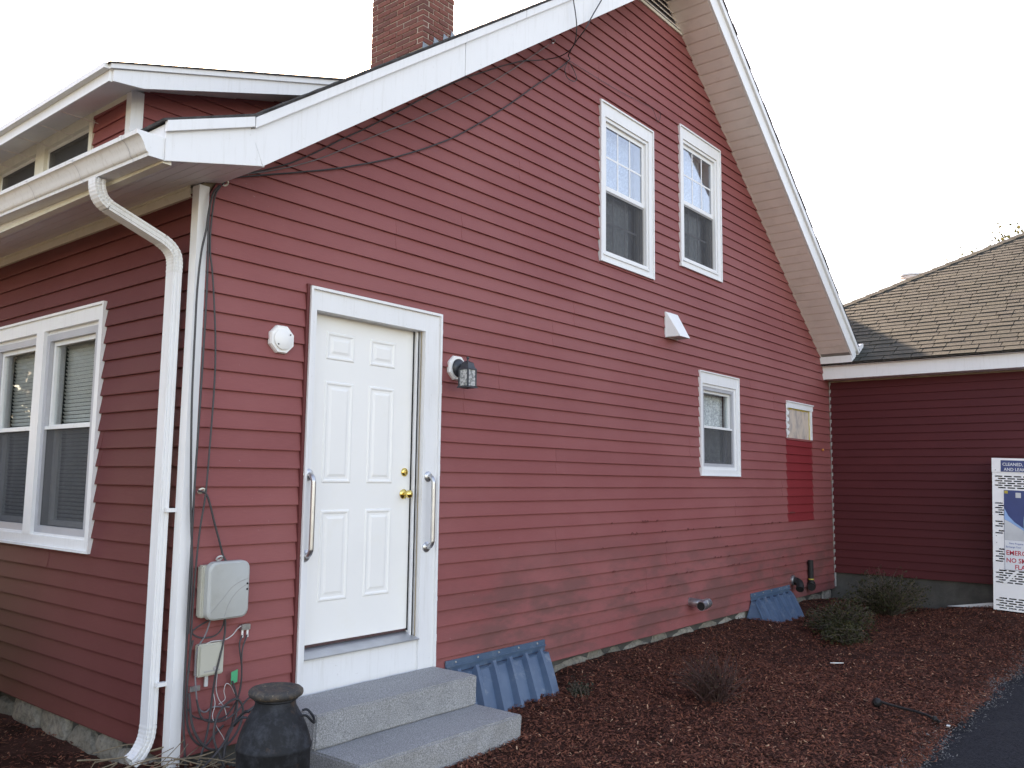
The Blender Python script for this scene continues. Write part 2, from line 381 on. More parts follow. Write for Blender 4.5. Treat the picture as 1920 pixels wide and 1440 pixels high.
for i in range(len(xs)-1):
    for j in range(len(rows)+len(back)-1):
        ks = [(i, j), (i+1, j), (i+1, j+1), (i, j+1)]
        if all(k in idx for k in ks): F.append(tuple(idx[k] for k in ks))
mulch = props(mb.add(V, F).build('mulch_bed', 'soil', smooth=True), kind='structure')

# ------------------------------------------------------------------ the red house
house = thing('red_house', 'red clapboard house with white trim, steep gable and white side door', 'house')
SL, SR = .71, .768
zl = lambda x: 3.164+SL*x             # underside of the left rake
zr = lambda x: 6.566-SR*(x-5.307)     # underside of the right rake
PX = (10.642-3.164)/(SL+SR); PZ = zl(PX)
G = lambda u, o, z: (u, -o, z)        # gable wall
Lw = lambda u, o, z: (-o, u, z)       # street wall
DOOR = (.715, 1.885, .05, 2.775)
W1 = (3.908, 4.866, 3.585, 5.108); W2 = (5.415, 6.383, 3.844, 5.382); W3 = (5.81, 6.774, 1.675, 2.794); W4 = (8.19, 9.1, 2.185, 2.656)
VENTZ = 6.432
gholes = [DOOR, W1, W2, W3, W4, (3.5, 6.5, VENTZ, 7.5)]
gw = sheet('gable_wall', [(0, .19), (9.8, .19), (9.8, 3.22), (9.62, zr(9.62)-.01), (PX, PZ), (0, 3.2)],
           [rect(W1[0]+.08, W1[1]-.08, W1[2]+.08, W1[3]-.08), rect(W2[0]+.08, W2[1]-.08, W2[2]+.08, W2[3]-.08), rect(W3[0]+.06, W3[1]-.06, W3[2]+.06, W3[3]-.06), rect(.77, 1.71, .4, 2.64)],
           lambda a_, b_: (a_, .004, b_), 'sheath', house)
uLg = lambda z: max(.040, (z-3.164)/SL-.02); uRg = lambda z: min(9.785, 5.307+(6.566-z)/SR+.004)
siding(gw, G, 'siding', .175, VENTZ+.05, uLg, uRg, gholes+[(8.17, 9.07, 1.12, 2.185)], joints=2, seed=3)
siding(gw, G, 'siding_fresh', .175, 2.19, lambda z: 8.172, lambda z: 9.068, [(8, 9.2, 0, 1.12), (8, 9.2, 2.185, 3)], seed=5)
# street wall
TW = (.975, 2.78, 1.143, 2.665)
lw = sheet('street_wall', rect(0, 9.0, .19, 3.2), [rect(TW[0]+.06, TW[1]-.06, TW[2]+.06, TW[3]-.06)], lambda a_, b_: (.004, a_, b_), 'sheath', house)
siding(lw, Lw, 'siding_shaded', .175, 3.15, lambda z: .046, lambda z: 9.0, [TW], joints=1, seed=11)
# the rest of the shell
mb = MB(); mb.box(9.7, 9.8, .05, 9, .12, 3.2); mb.box(0, 9.8, 8.95, 9.05, .12, 3.2); mb.prism([(0, 9.0, 3.2), (9.6, 9.0, 3.3), (PX, 9.0, PZ)], (0, .05, 0)); mb.build('rear_wall', 'siding_shaded', house)
MB().box(.06, 9.7, .06, 8.95, .12, .19).build('floor', 'carpet', house)
MB().box(.06, 9.7, .06, 8.95, 3.02, 3.10).build('ceiling', 'interior', house)
MB().box(2.0, 2.06, .5, 8.9, .19, 3.0).build('partition', 'interior', house)

# windows --------------------------------------------------------------
def casing(mb, M, u0, u1, z0, z1, cw, band=.016, head=0):
    def bx(a, b, o0, o1, c, d):
        pa = [M(a, o0, c), M(b, o0, c), M(b, o0, d), M(a, o0, d)]; pb = [M(a, o1, c), M(b, o1, c), M(b, o1, d), M(a, o1, d)]; mb.hexa(pa, pb)
    ch = cw+head
    bx(u0+band, u0+cw, -.02, .026, z0+band, z1-band); bx(u1-cw, u1-band, -.02, .026, z0+band, z1-band)
    bx(u0+cw, u1-cw, -.02, .0255, z1-ch, z1-band); bx(u0+cw, u1-cw, -.02, .0255, z0+band, z0+cw)
    bx(u0, u0+band, -.004, .038, z0, z1); bx(u1-band, u1, -.004, .038, z0, z1)
    bx(u0+band, u1-band, -.004, .040, z1-band, z1); bx(u0+band, u1-band, -.004, .040, z0, z0+band)
    return bx
def frame(M, u0, u1, z0, z1, sw, o0, o1, name, mat, parent, rail=None):
    mb = MB()
    def bx(a, b, c, d): mb.hexa([M(a, o0, c), M(b, o0, c), M(b, o0, d), M(a, o0, d)], [M(a, o1, c), M(b, o1, c), M(b, o1, d), M(a, o1, d)])
    rail = rail or sw
    bx(u0, u0+sw, z0, z1); bx(u1-sw, u1, z0, z1); bx(u0+sw, u1-sw, z0, z0+rail); bx(u0+sw, u1-sw, z1-rail, z1)
    return mb.build(name, mat, parent)
def quad(M, u0, u1, z0, z1, o, name, mat, parent, th=.004):
    return MB().hexa([M(u0, o-th, z0), M(u1, o-th, z0), M(u1, o-th, z1), M(u0, o-th, z1)], [M(u0, o, z0), M(u1, o, z0), M(u1, o, z1), M(u0, o, z1)]).build(name, mat, parent)
def panes(M, u0, u1, z0, z1, o, nx, nzz, bar, sash, mat, munt):
    for i in range(nx):
        for j in range(nzz):
            a = u0+(u1-u0)*i/nx+(bar/2 if i else 0); b = u0+(u1-u0)*(i+1)/nx-(bar/2 if i < nx-1 else 0)
            c = z0+(z1-z0)*j/nzz+(bar/2 if j else 0); d = z0+(z1-z0)*(j+1)/nzz-(bar/2 if j < nzz-1 else 0)
            quad(M, a, b, c, d, o, 'pane', mat, sash)
    for i in range(1, nx):
        u = u0+(u1-u0)*i/nx; quad(M, u-bar/2, u+bar/2, z0, z1, o+.001, 'muntin', munt, sash, .006)
    for j in range(1, nzz):
        z = z0+(z1-z0)*j/nzz
        for i in range(nx):
            quad(M, u0+(u1-u0)*i/nx+(bar/2 if i else 0), u0+(u1-u0)*(i+1)/nx-(bar/2 if i < nx-1 else 0), z-bar/2, z+bar/2, o+.0005, 'muntin', munt, sash, .006)
def curtain(M, u0, u1, z0, z1, o, parent, mat='lace', name='curtain', amp=.02):
    mb = MB(); n = 40; V = []
    for k in range(n+1):
        u = u0+(u1-u0)*k/n; d = o+amp*math.sin(k*1.3)+amp*.5*math.sin(k*.7+1); V += [M(u, d, z0), M(u, d*.9+o*.1, z1)]
    mb.add(V, [(2*k, 2*k+2, 2*k+3, 2*k+1) for k in range(n)]); return mb.build(name, mat, parent, smooth=True, recalc=False)
def vinyl_window(Wd, label):
    u0, u1, z0, z1 = Wd; mb = MB(); bx = casing(mb, G, u0, u1, z0, z1, .085, head=.05)
    bx(u0+.05, u1-.1, .026, .036, z0+.066, z0+.084)                      # sloping sill nose
    a, b, c, d = u0+.085, u1-.085, z0+.085, z1-.135
    for q in ((a, a+.03, c, d), (b-.03, b, c, d)): bx(q[0], q[1], -.13, .012, c, d)
    bx(a+.03, b-.03, -.13, .012, d-.03, d); bx(a+.03, b-.03, -.13, .014, c, c+.03)
    w_ = mb.build('window', 'white', house); w_['label'] = label
    a += .03; b -= .03; c += .03; d -= .03; mid = c+(d-c)*.49
    up = frame(G, a, b, mid-.02, d, .042, -.045, -.012, 'upper_sash', 'white', w_)
    panes(G, a+.042, b-.042, mid+.022, d-.042, -.022, 3, 2, .018, up, 'glass_upper', 'white')
    lo = frame(G, a, b, c, mid+.03, .045, -.095, -.06, 'lower_sash', 'frame_grey', w_)
    panes(G, a+.045, b-.045, c+.045, mid-.015, -.075, 3, 2, .018, lo, 'glass', 'storm_frame')
    sf = frame(G, a+.002, b-.002, c, mid-.021, .016, -.030, -.018, 'screen_frame', 'frame_grey', w_)
    quad(G, a+.018, b-.018, c+.016, mid-.037, -.024, 'insect_screen', 'screen', w_, .001)
    curtain(G, a+.02, b-.13, c-.1, d+.1, -.125, w_, amp=.009)
    return w_
vinyl_window(W1, 'upper window nearer the chimney, lower of the pair'); vinyl_window(W2, 'upper window nearer the right roof edge, set slightly higher')
# small kitchen window
mb = MB(); u0, u1, z0, z1 = W3; bx = casing(mb, G, u0, u1, z0, z1, .07, band=.012, head=.06)
bx(u0+.07, u0+.1, -.12, .01, z0+.07, z1-.13); bx(u1-.1, u1-.07, -.12, .01, z0+.07, z1-.13); bx(u0+.1, u1-.1, -.12, .01, z1-.16, z1-.13); bx(u0+.1, u1-.1, -.12, .012, z0+.07, z0+.1)
w3 = mb.build('window', 'white', house); w3['label'] = 'small lower window with grey storm frame'
a, b, c, d = u0+.1, u1-.1, z0+.1, z1-.16; mid = c+(d-c)*.505
sf = frame(G, a, b, c, d, .035, -.02, .004, 'storm_frame', 'storm_frame', w3)
up = frame(G, a+.035, b-.035, mid-.02, d-.035, .028, -.06, -.024, 'upper_sash', 'white_dirty', w3)
quad(G, a+.063, b-.063, mid+.008, d-.063, -.04, 'pane', 'glass', up)
frame(G, a+.035, b-.035, c+.035, mid+.012, .03, -.10, -.065, 'lower_sash', 'storm_frame', w3)
quad(G, a+.065, b-.065, c+.065, mid-.018, -.085, 'pane', 'glass', w3)
quad(G, a+.035, b-.035, c+.035, mid-.021, -.012, 'insect_screen', 'screen', w3, .001)
quad(G, a+.035, b-.035, mid-.021, mid-.001, .002, 'meeting_rail', 'white_dirty', w3, .018)
curtain(G, a+.02, b-.02, c-.1, d+.1, -.13, w3, amp=.009)
# twin street window
mb = MB(); u0, u1, z0, z1 = TW; bx = casing(mb, Lw, u0, u1, z0, z1, .075, band=.016, head=.03); um = (u0+u1)/2
bx(um-.06, um+.06, -.12, .03, z0+.075, z1-.105); bx(u0+.075, u0+.1, -.12, .01, z0+.075, z1-.105); bx(u1-.1, u1-.075, -.12, .01, z0+.075, z1-.105)
bx(u0+.1, u1-.1, -.12, -.005, z1-.13, z1-.105); bx(u0+.1, u1-.1, -.12, .012, z0+.075, z0+.09)
tw = mb.build('window', 'white', house); tw['label'] = 'twin window with blinds on the street side'
for (a, b) in ((u0+.1, um-.06), (um+.06, u1-.1)):
    c, d = z0+.09, z1-.13; mid = c+(d-c)*.53
    frame(Lw, a, b, c, d, .045, -.02, .006, 'storm_frame', 'storm_frame', tw)
    up = frame(Lw, a+.045, b-.045, mid-.02, d-.045, .03, -.055, -.022, 'upper_sash', 'white_dirty', tw)
    quad(Lw, a+.075, b-.075, mid+.01, d-.075, -.04, 'pane', 'glass', up)
    quad(Lw, a+.045, b-.045, mid-.021, mid+.001, .003, 'meeting_rail', 'white_dirty', tw, .02)
    lo = frame(Lw, a+.045, b-.045, c+.045, mid+.01, .035, -.10, -.06, 'lower_sash', 'white_dirty', tw)
    quad(Lw, a+.08, b-.08, c+.08, mid-.02, -.08, 'pane', 'glass', lo)
    quad(Lw, a+.045, b-.045, c+.045, mid-.021, -.012, 'insect_screen', 'screen', tw, .001)
    mb = MB(); z = c+.02
    while z < d-.02:
        mb.hexa([Lw(a+.03, -0.128, z), Lw(b-.03, -0.128, z), Lw(b-.03, -0.127, z+.001), Lw(a+.03, -0.127, z+.001)], [Lw(a+.03, -0.113, z+.019), Lw(b-.03, -0.113, z+.019), Lw(b-.03, -0.112, z+.020), Lw(a+.03, -0.112, z+.020)]); z += .026
    props(mb.build('blind_slats', 'blind', tw), kind='stuff')
# boarded-up opening
mb = MB(); u0, u1, z0, z1 = W4
for q in ((u0, u1, z1-.085, z1-.014, .03), (u0, u1, z1-.014, z1, .045), (u1-.09, u1-.03, z0, z1-.085, .028), (u0, u0+.05, z0+.0, z1-.085, .012)):
    mb.hexa([G(q[0], -.01, q[2]), G(q[1], -.01, q[2]), G(q[1], -.01, q[3]), G(q[0], -.01, q[3])], [G(q[0], q[4], q[2]), G(q[1], q[4], q[2]), G(q[1], q[4], q[3]), G(q[0], q[4], q[3])])
bo = mb.build('boarded_opening', 'white', house); bo['label'] = 'torn-out window closed with bare plywood, white trim left at the top'
quad(G, u0+.05, u1-.09, z0, z1-.085, .006, 'plywood_sheet', 'plywood', bo, .012)
mb = MB(); rn = random.Random(4)
for k in range(26):
    u = u0+.05+(u1-u0-.14)*k/26; h = rn.uniform(.006, .020); mb.box(u, u+.03, -.011-rn.uniform(0, .004), -.004, z1-.085-h, z1-.0855)
for k in range(12):
    z = z0+(z1-z0-.085)*k/12; mb.box(u1-.09-rn.uniform(.008, .018), u1-.0905, -.011-rn.uniform(0, .004), -.004, z, z+.034)
mb.build('sealing_foam', 'yellow', bo)
mb = MB()
for k in range(5): z = z0+.03+k*.085; mb.prism([G(u0-.02+.012*rn.random(), .022, z), G(u0+.06, .022, z+.01), G(u0+.07+.02*rn.random(), .022, z+.05), G(u0-.01, .022, z+.075)], (0, -.004, 0))
mb.build('torn_wrap', 'white_dirty', bo)
quad(G, u0, u1+.03, z0-.024, z0-.001, .024, 'starter_strip', 'siding', bo, .02)

# door -------------------------------------------------------------------
mb = MB()
def bx(a, b, o0, o1, c, d): mb.hexa([G(a, o0, c), G(b, o0, c), G(b, o0, d), G(a, o0, d)], [G(a, o1, c), G(b, o1, c), G(b, o1, d), G(a, o1, d)])
bx(.735, .752, -.01, .045, .33, 2.765); bx(1.858, 1.876, -.01, .045, .33, 2.765); bx(.752, 1.858, -.01, .047, 2.748, 2.765)
bx(.752, .79, -.02, .03, .33, 2.748); bx(1.722, 1.858, -.02, .03, .33, 2.748); bx(.79, 1.722, -.02, .0295, 2.625, 2.748)
bx(.775, .79, -.12, -.02, .55, 2.66); bx(1.70, 1.722, -.075, -.02, .55, 2.645); bx(.79, 1.70, -.075, -.02, 2.637, 2.66)
bx(1.714, 1.735, -.14, -.075, .55, 2.66); bx(.775, 1.735, -.14, -.075, 2.648, 2.68)
bx(1.690, 1.712, -.034, -.02, .57, 2.637); bx(.79, 1.690, -.034, -.02, 2.622, 2.637)
bx(.79, 1.722, -.02, .012, .33, .548)
df_ = mb.build('door_frame', 'white', house)
MB().box(.714, .7345, -.031, 0, .3, 2.775).build('siding_trim', 'siding_shaded', df_, label='red trim strip left of the door frame')
MB().prism([(.79, .10, .600), (.79, -.035, .552), (.79, -.035, .545), (.79, .10, .545)], (.936, 0, 0)).build('threshold', 'metal_al', df_)
mb = MB(); z = .35
while z < 2.7:
    h = rn.uniform(.02, .09); mb.box(1.876, 1.882, -.036-rn.uniform(0, .006), -.02, z, z+h); z += h+rn.uniform(.0, .16)
mb.build('caulk_bead', 'caulk', df_)['kind'] = 'stuff'
door = MB().box(.785, 1.693, .06, .103, .612, 2.633).build('door', 'white_door', house, bevel=.002); door['label'] = 'white six-panel entrance door'
MB().box(.79, 1.69, .064, .10, .596, .611).build('door_sweep', 'sweep', door); MB().box(1.6935, 1.6995, .055, .10, .60, 2.64).build('weatherstrip', 'black_pipe', door); MB().box(.79, 1.6935, .058, .10, 2.6335, 2.6365).build('weatherstrip', 'black_pipe', door)
for (ua, ub) in ((.938, 1.168), (1.298, 1.526)):
    for (za, zb) in ((2.346, 2.523), (1.576, 2.211), (.856, 1.411)):
        mb = MB(); V = []
        for ins, o in ((0, .0), (.008, .006), (.016, .006), (.026, .0006), (.040, .0006), (.056, .0055)):
            V += [(ua+ins, .0598-o, za+ins), (ub-ins, .0598-o, za+ins), (ub-ins, .0598-o, zb-ins), (ua+ins, .0598-o, zb-ins)]
        F = []
        for k in range(5): F += [(k*4+i, k*4+(i+1) % 4, k*4+4+(i+1) % 4, k*4+4+i) for i in range(4)]
        F += [(20, 21, 22, 23), (3, 2, 1, 0)]
        mb.add(V, F).build('door_panel', 'white_door', door)
kx = 1.632
MB().lathe([(.033, .0), (.033, -.006), (.026, -.012), (.012, -.016), (.011, -.035), (.022, -.042), (.0275, -.055), (.026, -.068), (.016, -.076), (.002, -.078)], (kx, .0598, 1.505), 20, 'y').build('door_knob', 'brass', door, smooth=True)
MB().lathe([(.029, 0), (.029, -.006), (.024, -.012), (.016, -.014), (.014, -.022), (.002, -.023)], (kx+.005, .0598, 1.652), 20, 'y').build('deadbolt', 'brass', door, smooth=True)
for nm, x, lab in (('grab_bar', .768, 'brushed steel grab bar on the left door jamb'), ('grab_bar', 1.775, 'brushed steel grab bar on the right door jamb beside the knob')):
    g = thing(nm, lab, 'grab bar', (x, -.03, 1.145), 'grab bars beside the door')
    z0, z1 = 1.15, 1.625; y = -.03
    pts = [(x, y, z0)]+[(x, y-.06+.035*math.cos(a_)-.0, z0+.0+.035*(math.sin(a_))) for a_ in ()]
    pts = catmull([(x, y-.002, z0), (x, y-.03, z0+.004), (x, y-.052, z0+.03), (x, y-.056, z0+.08), (x, y-.056, z1-.08), (x, y-.052, z1-.03), (x, y-.03, z1-.004), (x, y-.002, z1)], 6)
    MB().tube(pts, .0155, 12).build('bar', 'steel', g, smooth=True)
    for z in (z0, z1):
        fl = MB().lathe([(.036, 0), (.036, -.004), (.030, -.010), (.018, -.014)], (x, y-.0005, z), 18, 'y').build('flange', 'steel', g, smooth=True)
        for k in range(3): MB().lathe([(.005, -.007), (.003, -.012)], (x+.026*math.cos(k*2.1+.5), y, z+.026*math.sin(k*2.1+.5)), 8, 'y').build('screw', 'steel', fl)

# corner post, frieze, soffits, rakes --------------------------------------------
mb = MB(); mb.prism([(-.022, -.022, .1), (.040, -.022, .1), (.040, -.001, .1), (-.001, -.001, .1), (-.001, .046, .1), (-.022, .046, .1)], (0, 0, 3.09))
mb.build('corner_post', 'white', house, bevel=.001)
mb = MB(); mb.box(-.026, -.002, .063, 9, 3.135, 3.199); mb.box(-.034, -.002, .063, 9, 3.186, 3.2); mb.build('frieze', 'cream', house)
MB().box(-.0, .01, 9, 9.01, .1, 3.1).build('rear_corner', 'white', house)
# eave soffit boards run along the wall
EY0, EY1 = -.43, 9.0
zs = lambda x: 3.205+.225*x
so = MB().prism([(-.44, EY0, zs(-.44)+.012), (.11, EY0, zs(.11)+.012), (.11, EY0, zs(.11)+.03), (-.44, EY0, zs(-.44)+.03)], (0, .42, 0)).build('eave_soffit', 'soffit_eave', house)
MB().prism([(-.44, -.01, zs(-.44)+.012), (-.002, -.01, zs(0)+.012), (-.002, -.01, zs(0)+.03), (-.44, -.01, zs(-.44)+.03)], (0, EY1, 0)).build('soffit_backing', 'soffit_eave', so)
nb = 5
for k in range(nb):
    xa = -.405+(.405)*k/nb; xb = -.405+.405*(k+1)/nb-.004
    mb = MB(); mb.prism([(xa, EY0, zs(xa)), (xb, EY0, zs(xb)), (xb, EY0, zs(xb)+.012), (xa, EY0, zs(xa)+.012)], (0, EY1-EY0, 0)); mb.build('soffit_board', 'soffit_eave', so)
MB().prism([(.0, EY0, zs(0)), (.105, EY0, zs(.105)), (.105, EY0, zs(.105)+.012), (.0, EY0, zs(0)+.012)], (0, .405, 0)).build('soffit_board', 'soffit_eave', so)
MB().box(-.452, -.408, EY0, EY1, 3.085, 3.112).build('soffit_lip', 'cream', so)
MB().box(-.452, -.428, EY0, EY1, 3.112, 3.275).build('eave_fascia', 'white', house)
# left rake: boards of the fascia with open seams, cap trim above
YF = -.45
def rboard(x0, x1, zb, zt, y0, y1, name, mat, s0=0, s1=0):
    return MB().hexa([(x0, y0, zb(x0)), (x1, y0, zb(x1)), (x1+s1, y0, zt(x1+s1)), (x0+s0, y0, zt(x0+s0))], [(x0, y1, zb(x0)), (x1, y1, zb(x1)), (x1+s1, y1, zt(x1+s1)), (x0+s0, y1, zt(x0+s0))]).build(name, mat, house, bevel=.0015)
ztl = lambda x: 3.451+.7155*x; ztr = lambda x: 6.856-SR*(x-5.307)
kb = lambda x: 3.223+.247*(x-.083); kt = lambda x: 3.471+.383*(x-.028)
rboard(-.452, .081, kb, lambda x: kt(x)-.052, YF, YF+.024, 'rake_board', 'white', 0, -.081)
cuts = [.083, 1.62, 3.02, PX]
for i in range(3):
    rboard(cuts[i]+(.0015 if i else 0), cuts[i+1]-(.0015 if i < 2 else 0), zl, lambda x: ztl(x)-.055, YF-(.0012 if i == 1 else 0), YF+.024, 'rake_board', 'white', -.083 if i == 0 else 0, 0)
rboard(-.46, .012, lambda x: kt(x)-.056, lambda x: kt(x)-.001, YF-.022, YF+.002, 'rake_cap', 'white')
tc = [.016, 2.25, PX]
for i in range(2): rboard(tc[i]+.001, tc[i+1]-.001, lambda x: ztl(x)-.060, lambda x: ztl(x)-.001, YF-.022-(.001*i), YF+.002, 'rake_cap', 'white')
rboard(PX+.001, 9.64, zr, lambda x: ztr(x)-.055, YF, YF+.024, 'rake_board', 'white')
for i, (xa, xb) in enumerate(((PX+.001, 7.6), (7.602, 9.70))): rboard(xa, xb, lambda x: ztr(x)-.085, lambda x: ztr(x)-.001, YF-.026-(.001*i), YF+.002, 'rake_cap', 'white')
# left rake soffit (seen from elsewhere) and right rake soffit panels
sl = MB().prism([(.10, -.426, zl(.10)+.004), (PX, -.426, zl(PX)+.004), (PX, -.426, zl(PX)+.02), (.10, -.426, zl(.10)+.02)], (0, .42, 0)).build('rake_soffit', 'soffit', house)
sr = MB().prism([(PX+.01, -.426, zr(PX)+.016), (9.63, -.426, zr(9.63)+.016), (9.63, -.426, zr(9.63)+.03), (PX+.01, -.426, zr(PX)+.03)], (0, .42, 0)).build('rake_soffit', 'frame_grey', house)
L_ = math.hypot(1, SR); stp = .127/L_; x = 5.2
while x < 9.42:
    xa, xb = x+.0035, min(x+stp, 9.48)-.0035; dz = .012
    mb = MB(); mb.prism([(xa, -.424, zr(xa)+.006), (xa+.012, -.424, zr(xa+.012)-.001), (xb, -.424, zr(xb)-.006), (xb, -.424, zr(xb)+dz), (xa, -.424, zr(xa)+dz)], (0, .395, 0)); mb.build('soffit_panel', 'soffit', sr); x += stp
MB().hexa([(5.2, -.030, zr(5.2)-.006), (9.56, -.030, zr(9.56)-.006), (9.56, -.030, zr(9.56)+.012), (5.2, -.030, zr(5.2)+.012)], [(5.2, -.004, zr(5.2)-.006), (9.56, -.004, zr(9.56)-.006), (9.56, -.004, zr(9.56)+.012), (5.2, -.004, zr(5.2)+.012)]).build('soffit_channel', 'soffit', sr)
# boxed return and gutter end at the far eave
MB().prism([(9.475, -.4485, 3.266), (9.63, -.4485, 3.266), (9.63, -.4485, zr(9.63)-.001), (9.475, -.4485, zr(9.475)-.001)], (0, .444, 0)).build('eave_return', 'white', house, bevel=.002)
MB().prism([(9.68, 0, 3.50), (9.70, 0, 3.36), (9.74, 0, 3.355), (9.90, 0, 3.50), (9.93, 0, 3.56), (9.90, 0, 3.57)], (0, -.47, 0)).build('gutter_end', 'white', house)
# gable louvre
gv = MB().box(PX-.5, PX+.5, -.03, -.002, VENTZ-.03, VENTZ).build('gable_vent', 'cream', house)
gv2 = MB().prism([(PX-.46, -.004, VENTZ), (PX+.46, -.004, VENTZ), (PX, -.004, zl(PX)+.02)], (0, .003, 0)).build('vent_backing', 'interior', gv)
for k in range(5):
    z = VENTZ+.012+k*.058; hw = (PZ-z)/.74-.01
    MB().hexa([(PX-hw, -.030, z), (PX+hw, -.030, z), (PX+hw, -.030, z+.008), (PX-hw, -.030, z+.008)], [(PX-hw+.03, -.006, z+.036), (PX+hw-.03, -.006, z+.036), (PX+hw-.03, -.006, z+.044), (PX-hw+.03, -.006, z+.044)]).build('louvre_slat', 'soffit', gv)
# roof deck
mb = MB(); y0, y1 = -.472, 9.4
mb.prism([(-.475, y0, kt(-.475)), (.028, y0, ztl(.028)), (PX-.02, y0, ztl(PX-.02)), (PX-.02, y0, ztl(PX-.02)+.014), (.02, y0, ztl(.028)+.012), (-.48, y0, kt(-.475)+.008)], (0, y1-y0, 0))
mb.prism([(PX-.019, y0, ztr(PX)+.0), (9.75, y0, ztr(9.75)), (9.75, y0, ztr(9.75)+.014), (PX-.019, y0, ztr(PX)+.016)], (0, y1-y0, 0))
roof = mb.build('roof', 'shingle_dark', house)
mb = MB(); x = .05
while x < PX-.1:       # butt ends of the courses along the rake
    q = random.uniform(0, .012); mb.hexa([(x, y0-.006-q, ztl(x)+.012), (x+.11, y0-.006-q, ztl(x+.11)+.012), (x+.11, y0-.006-q, ztl(x+.11)+.018), (x, y0-.006-q, ztl(x)+.024)], [(x, -.2, ztl(x)+.0145), (x+.11, -.2, ztl(x+.11)+.0145), (x+.11, -.2, ztl(x+.11)+.018), (x, -.2, ztl(x)+.024)]); x += .112
x = PX+.05
while x < 9.6:
    q = random.uniform(0, .012); mb.hexa([(x, y0-.006-q, ztr(x)+.012), (x+.11, y0-.006-q, ztr(x+.11)+.012), (x+.11, y0-.006-q, ztr(x+.11)+.024), (x, y0-.006-q, ztr(x)+.018)], [(x, -.2, ztr(x)+.0145), (x+.11, -.2, ztr(x+.11)+.0145), (x+.11, -.2, ztr(x+.11)+.024), (x, -.2, ztr(x)+.018)]); x += .112
props(mb.build('shingle_edges', 'shingle_dark', roof), kind='stuff')
# unseen taller rear part, added so its ridge shades the annex roof
RY, RRZ = 5.2, 7.26
mb = MB(); mb.box(9.8, 14.6, 3.35, 7.05, -.1, 5.75); mb.prism([(9.8, 3.35, 5.75), (9.8, 7.05, 5.75), (9.8, RY, RRZ-.12)], (4.8, 0, 0)); rb = mb.build('added_rear_block', 'siding_shaded', house)
mb = MB(); mb.prism([(7.5, RY, RRZ), (7.5, RY-2.15, RRZ-1.62), (7.5, RY-2.15, RRZ-1.70), (7.5, RY, RRZ-.08)], (7.4, 0, 0)); mb.prism([(7.5, RY, RRZ), (7.5, RY+2.15, RRZ-1.62), (7.5, RY+2.15, RRZ-1.70), (7.5, RY, RRZ-.08)], (7.4, 0, 0)); mb.build('added_rear_roof', 'shingle_dark', rb)
# gutter -------------------------------------------------------------------
_g = [(-.528, 0.0), (-.530, .016), (-.537, .018), (-.544, .028), (-.549, .042), (-.556, .058), (-.567, .074), (-.576, .086), (-.588, .090), (-.590, .110)]
prof = [(-.453, 0), (-.453, .106), (-.460, .106), (-.460, .006)]+[(a_+.006, b_+.006) for a_, b_ in _g[:8]]+[(-.582, .104), (-.566, .104), (-.566, .110)]+_g[::-1]
GZ = lambda y: 3.095+.022*max(0, y-.05)
def gpts(y): return [(a_, y, GZ(y)+b_) for a_, b_ in prof]
mb = MB(); A_, B_ = gpts(-.44), gpts(9.0); n = len(prof)
mb.add(A_+B_, [tuple(range(n)), tuple(range(n, 2*n))]+[(i, (i+1) % n, n+(i+1) % n, n+i) for i in range(n)])
gut = mb.build('gutter', 'white_dirty', house, smooth=True)
cap = [(-.453, 0), (-.453, .108)]+_g[::-1]
MB().prism([(a_, -.442, GZ(-.44)+b_) for a_, b_ in cap], (0, .004, 0)).build('end_cap', 'white', gut)
for y in [-.30, .22, .78, 1.34, 1.9, 2.5, 3.2]:
    oc = [(a_-.0012, b_-.0008) for a_, b_ in _g]+[(-.5905, .1125), (-.555, .1125)]
    mb = MB(); V = [(a_, y+dy, GZ(y)+b_) for dy in (0, .004) for a_, b_ in oc]; k = len(oc); mb.add(V, [(i, i+1, k+i+1, k+i) for i in range(k-1)]).build('gutter_seam', 'storm_frame', gut, recalc=False)
    MB().box(-.592, -.452, y+.01, y+.03, GZ(y)+.110, GZ(y)+.115).build('gutter_hanger', 'white', gut)
# downspout ------------------------------------------------------------------
def arc(c, r, a0, a1, y, n=6): return [(c[0]+r*math.cos(a0+(a1-a0)*i/n), y, c[1]+r*math.sin(a0+(a1-a0)*i/n)) for i in range(n+1)]
DY = .098
path = [(-.515, DY, 3.10), (-.515, DY, 3.075), (-.507, DY, 3.035), (-.488, DY, 3.0), (-.455, DY, 2.975), (-.16, DY, 2.865), (-.115, DY, 2.838), (-.085, DY, 2.80), (-.075, DY, 2.755), (-.075, DY, 2.70), (-.075, DY, .345), (-.082, DY, .285), (-.10, DY, .24), (-.128, DY, .20), (-.16, DY, .178)]
hw, hd = .037, .026; prof2 = []
for k in range(5):
    a_ = -hw+2*hw*k/4; prof2 += [(a_-.006 if k else a_, -hd), (a_, -hd+.004 if k not in (0, 4) else -hd), (a_+.006 if k < 4 else a_, -hd)]
prof2 = [(-hw, -hd), (-.025, -hd), (-.021, -hd+.004), (-.015, -hd+.004), (-.011, -hd), (.011, -hd), (.015, -hd+.004), (.021, -hd+.004), (.025, -hd), (hw, -hd), (hw, -.014), (hw-.004, -.010), (hw-.004, -.004), (hw, 0), (hw, .010), (hw-.004, .014), (hw, .018), (hw, hd), (-hw, hd), (-hw, .018), (-hw+.004, .014), (-hw, .010), (-hw, 0), (-hw+.004, -.004), (-hw+.004, -.010), (-hw, -.014)]
ds = MB().sweep([path[9], path[10]], prof2, (0, 1, 0)).build('downspout', 'white', house)
def scaled(k): return [(a_*k, b_*k) for a_, b_ in prof2]
MB().sweep(path[4:6], prof2, (0, 1, 0)).build('offset_pipe', 'white_dirty', ds)
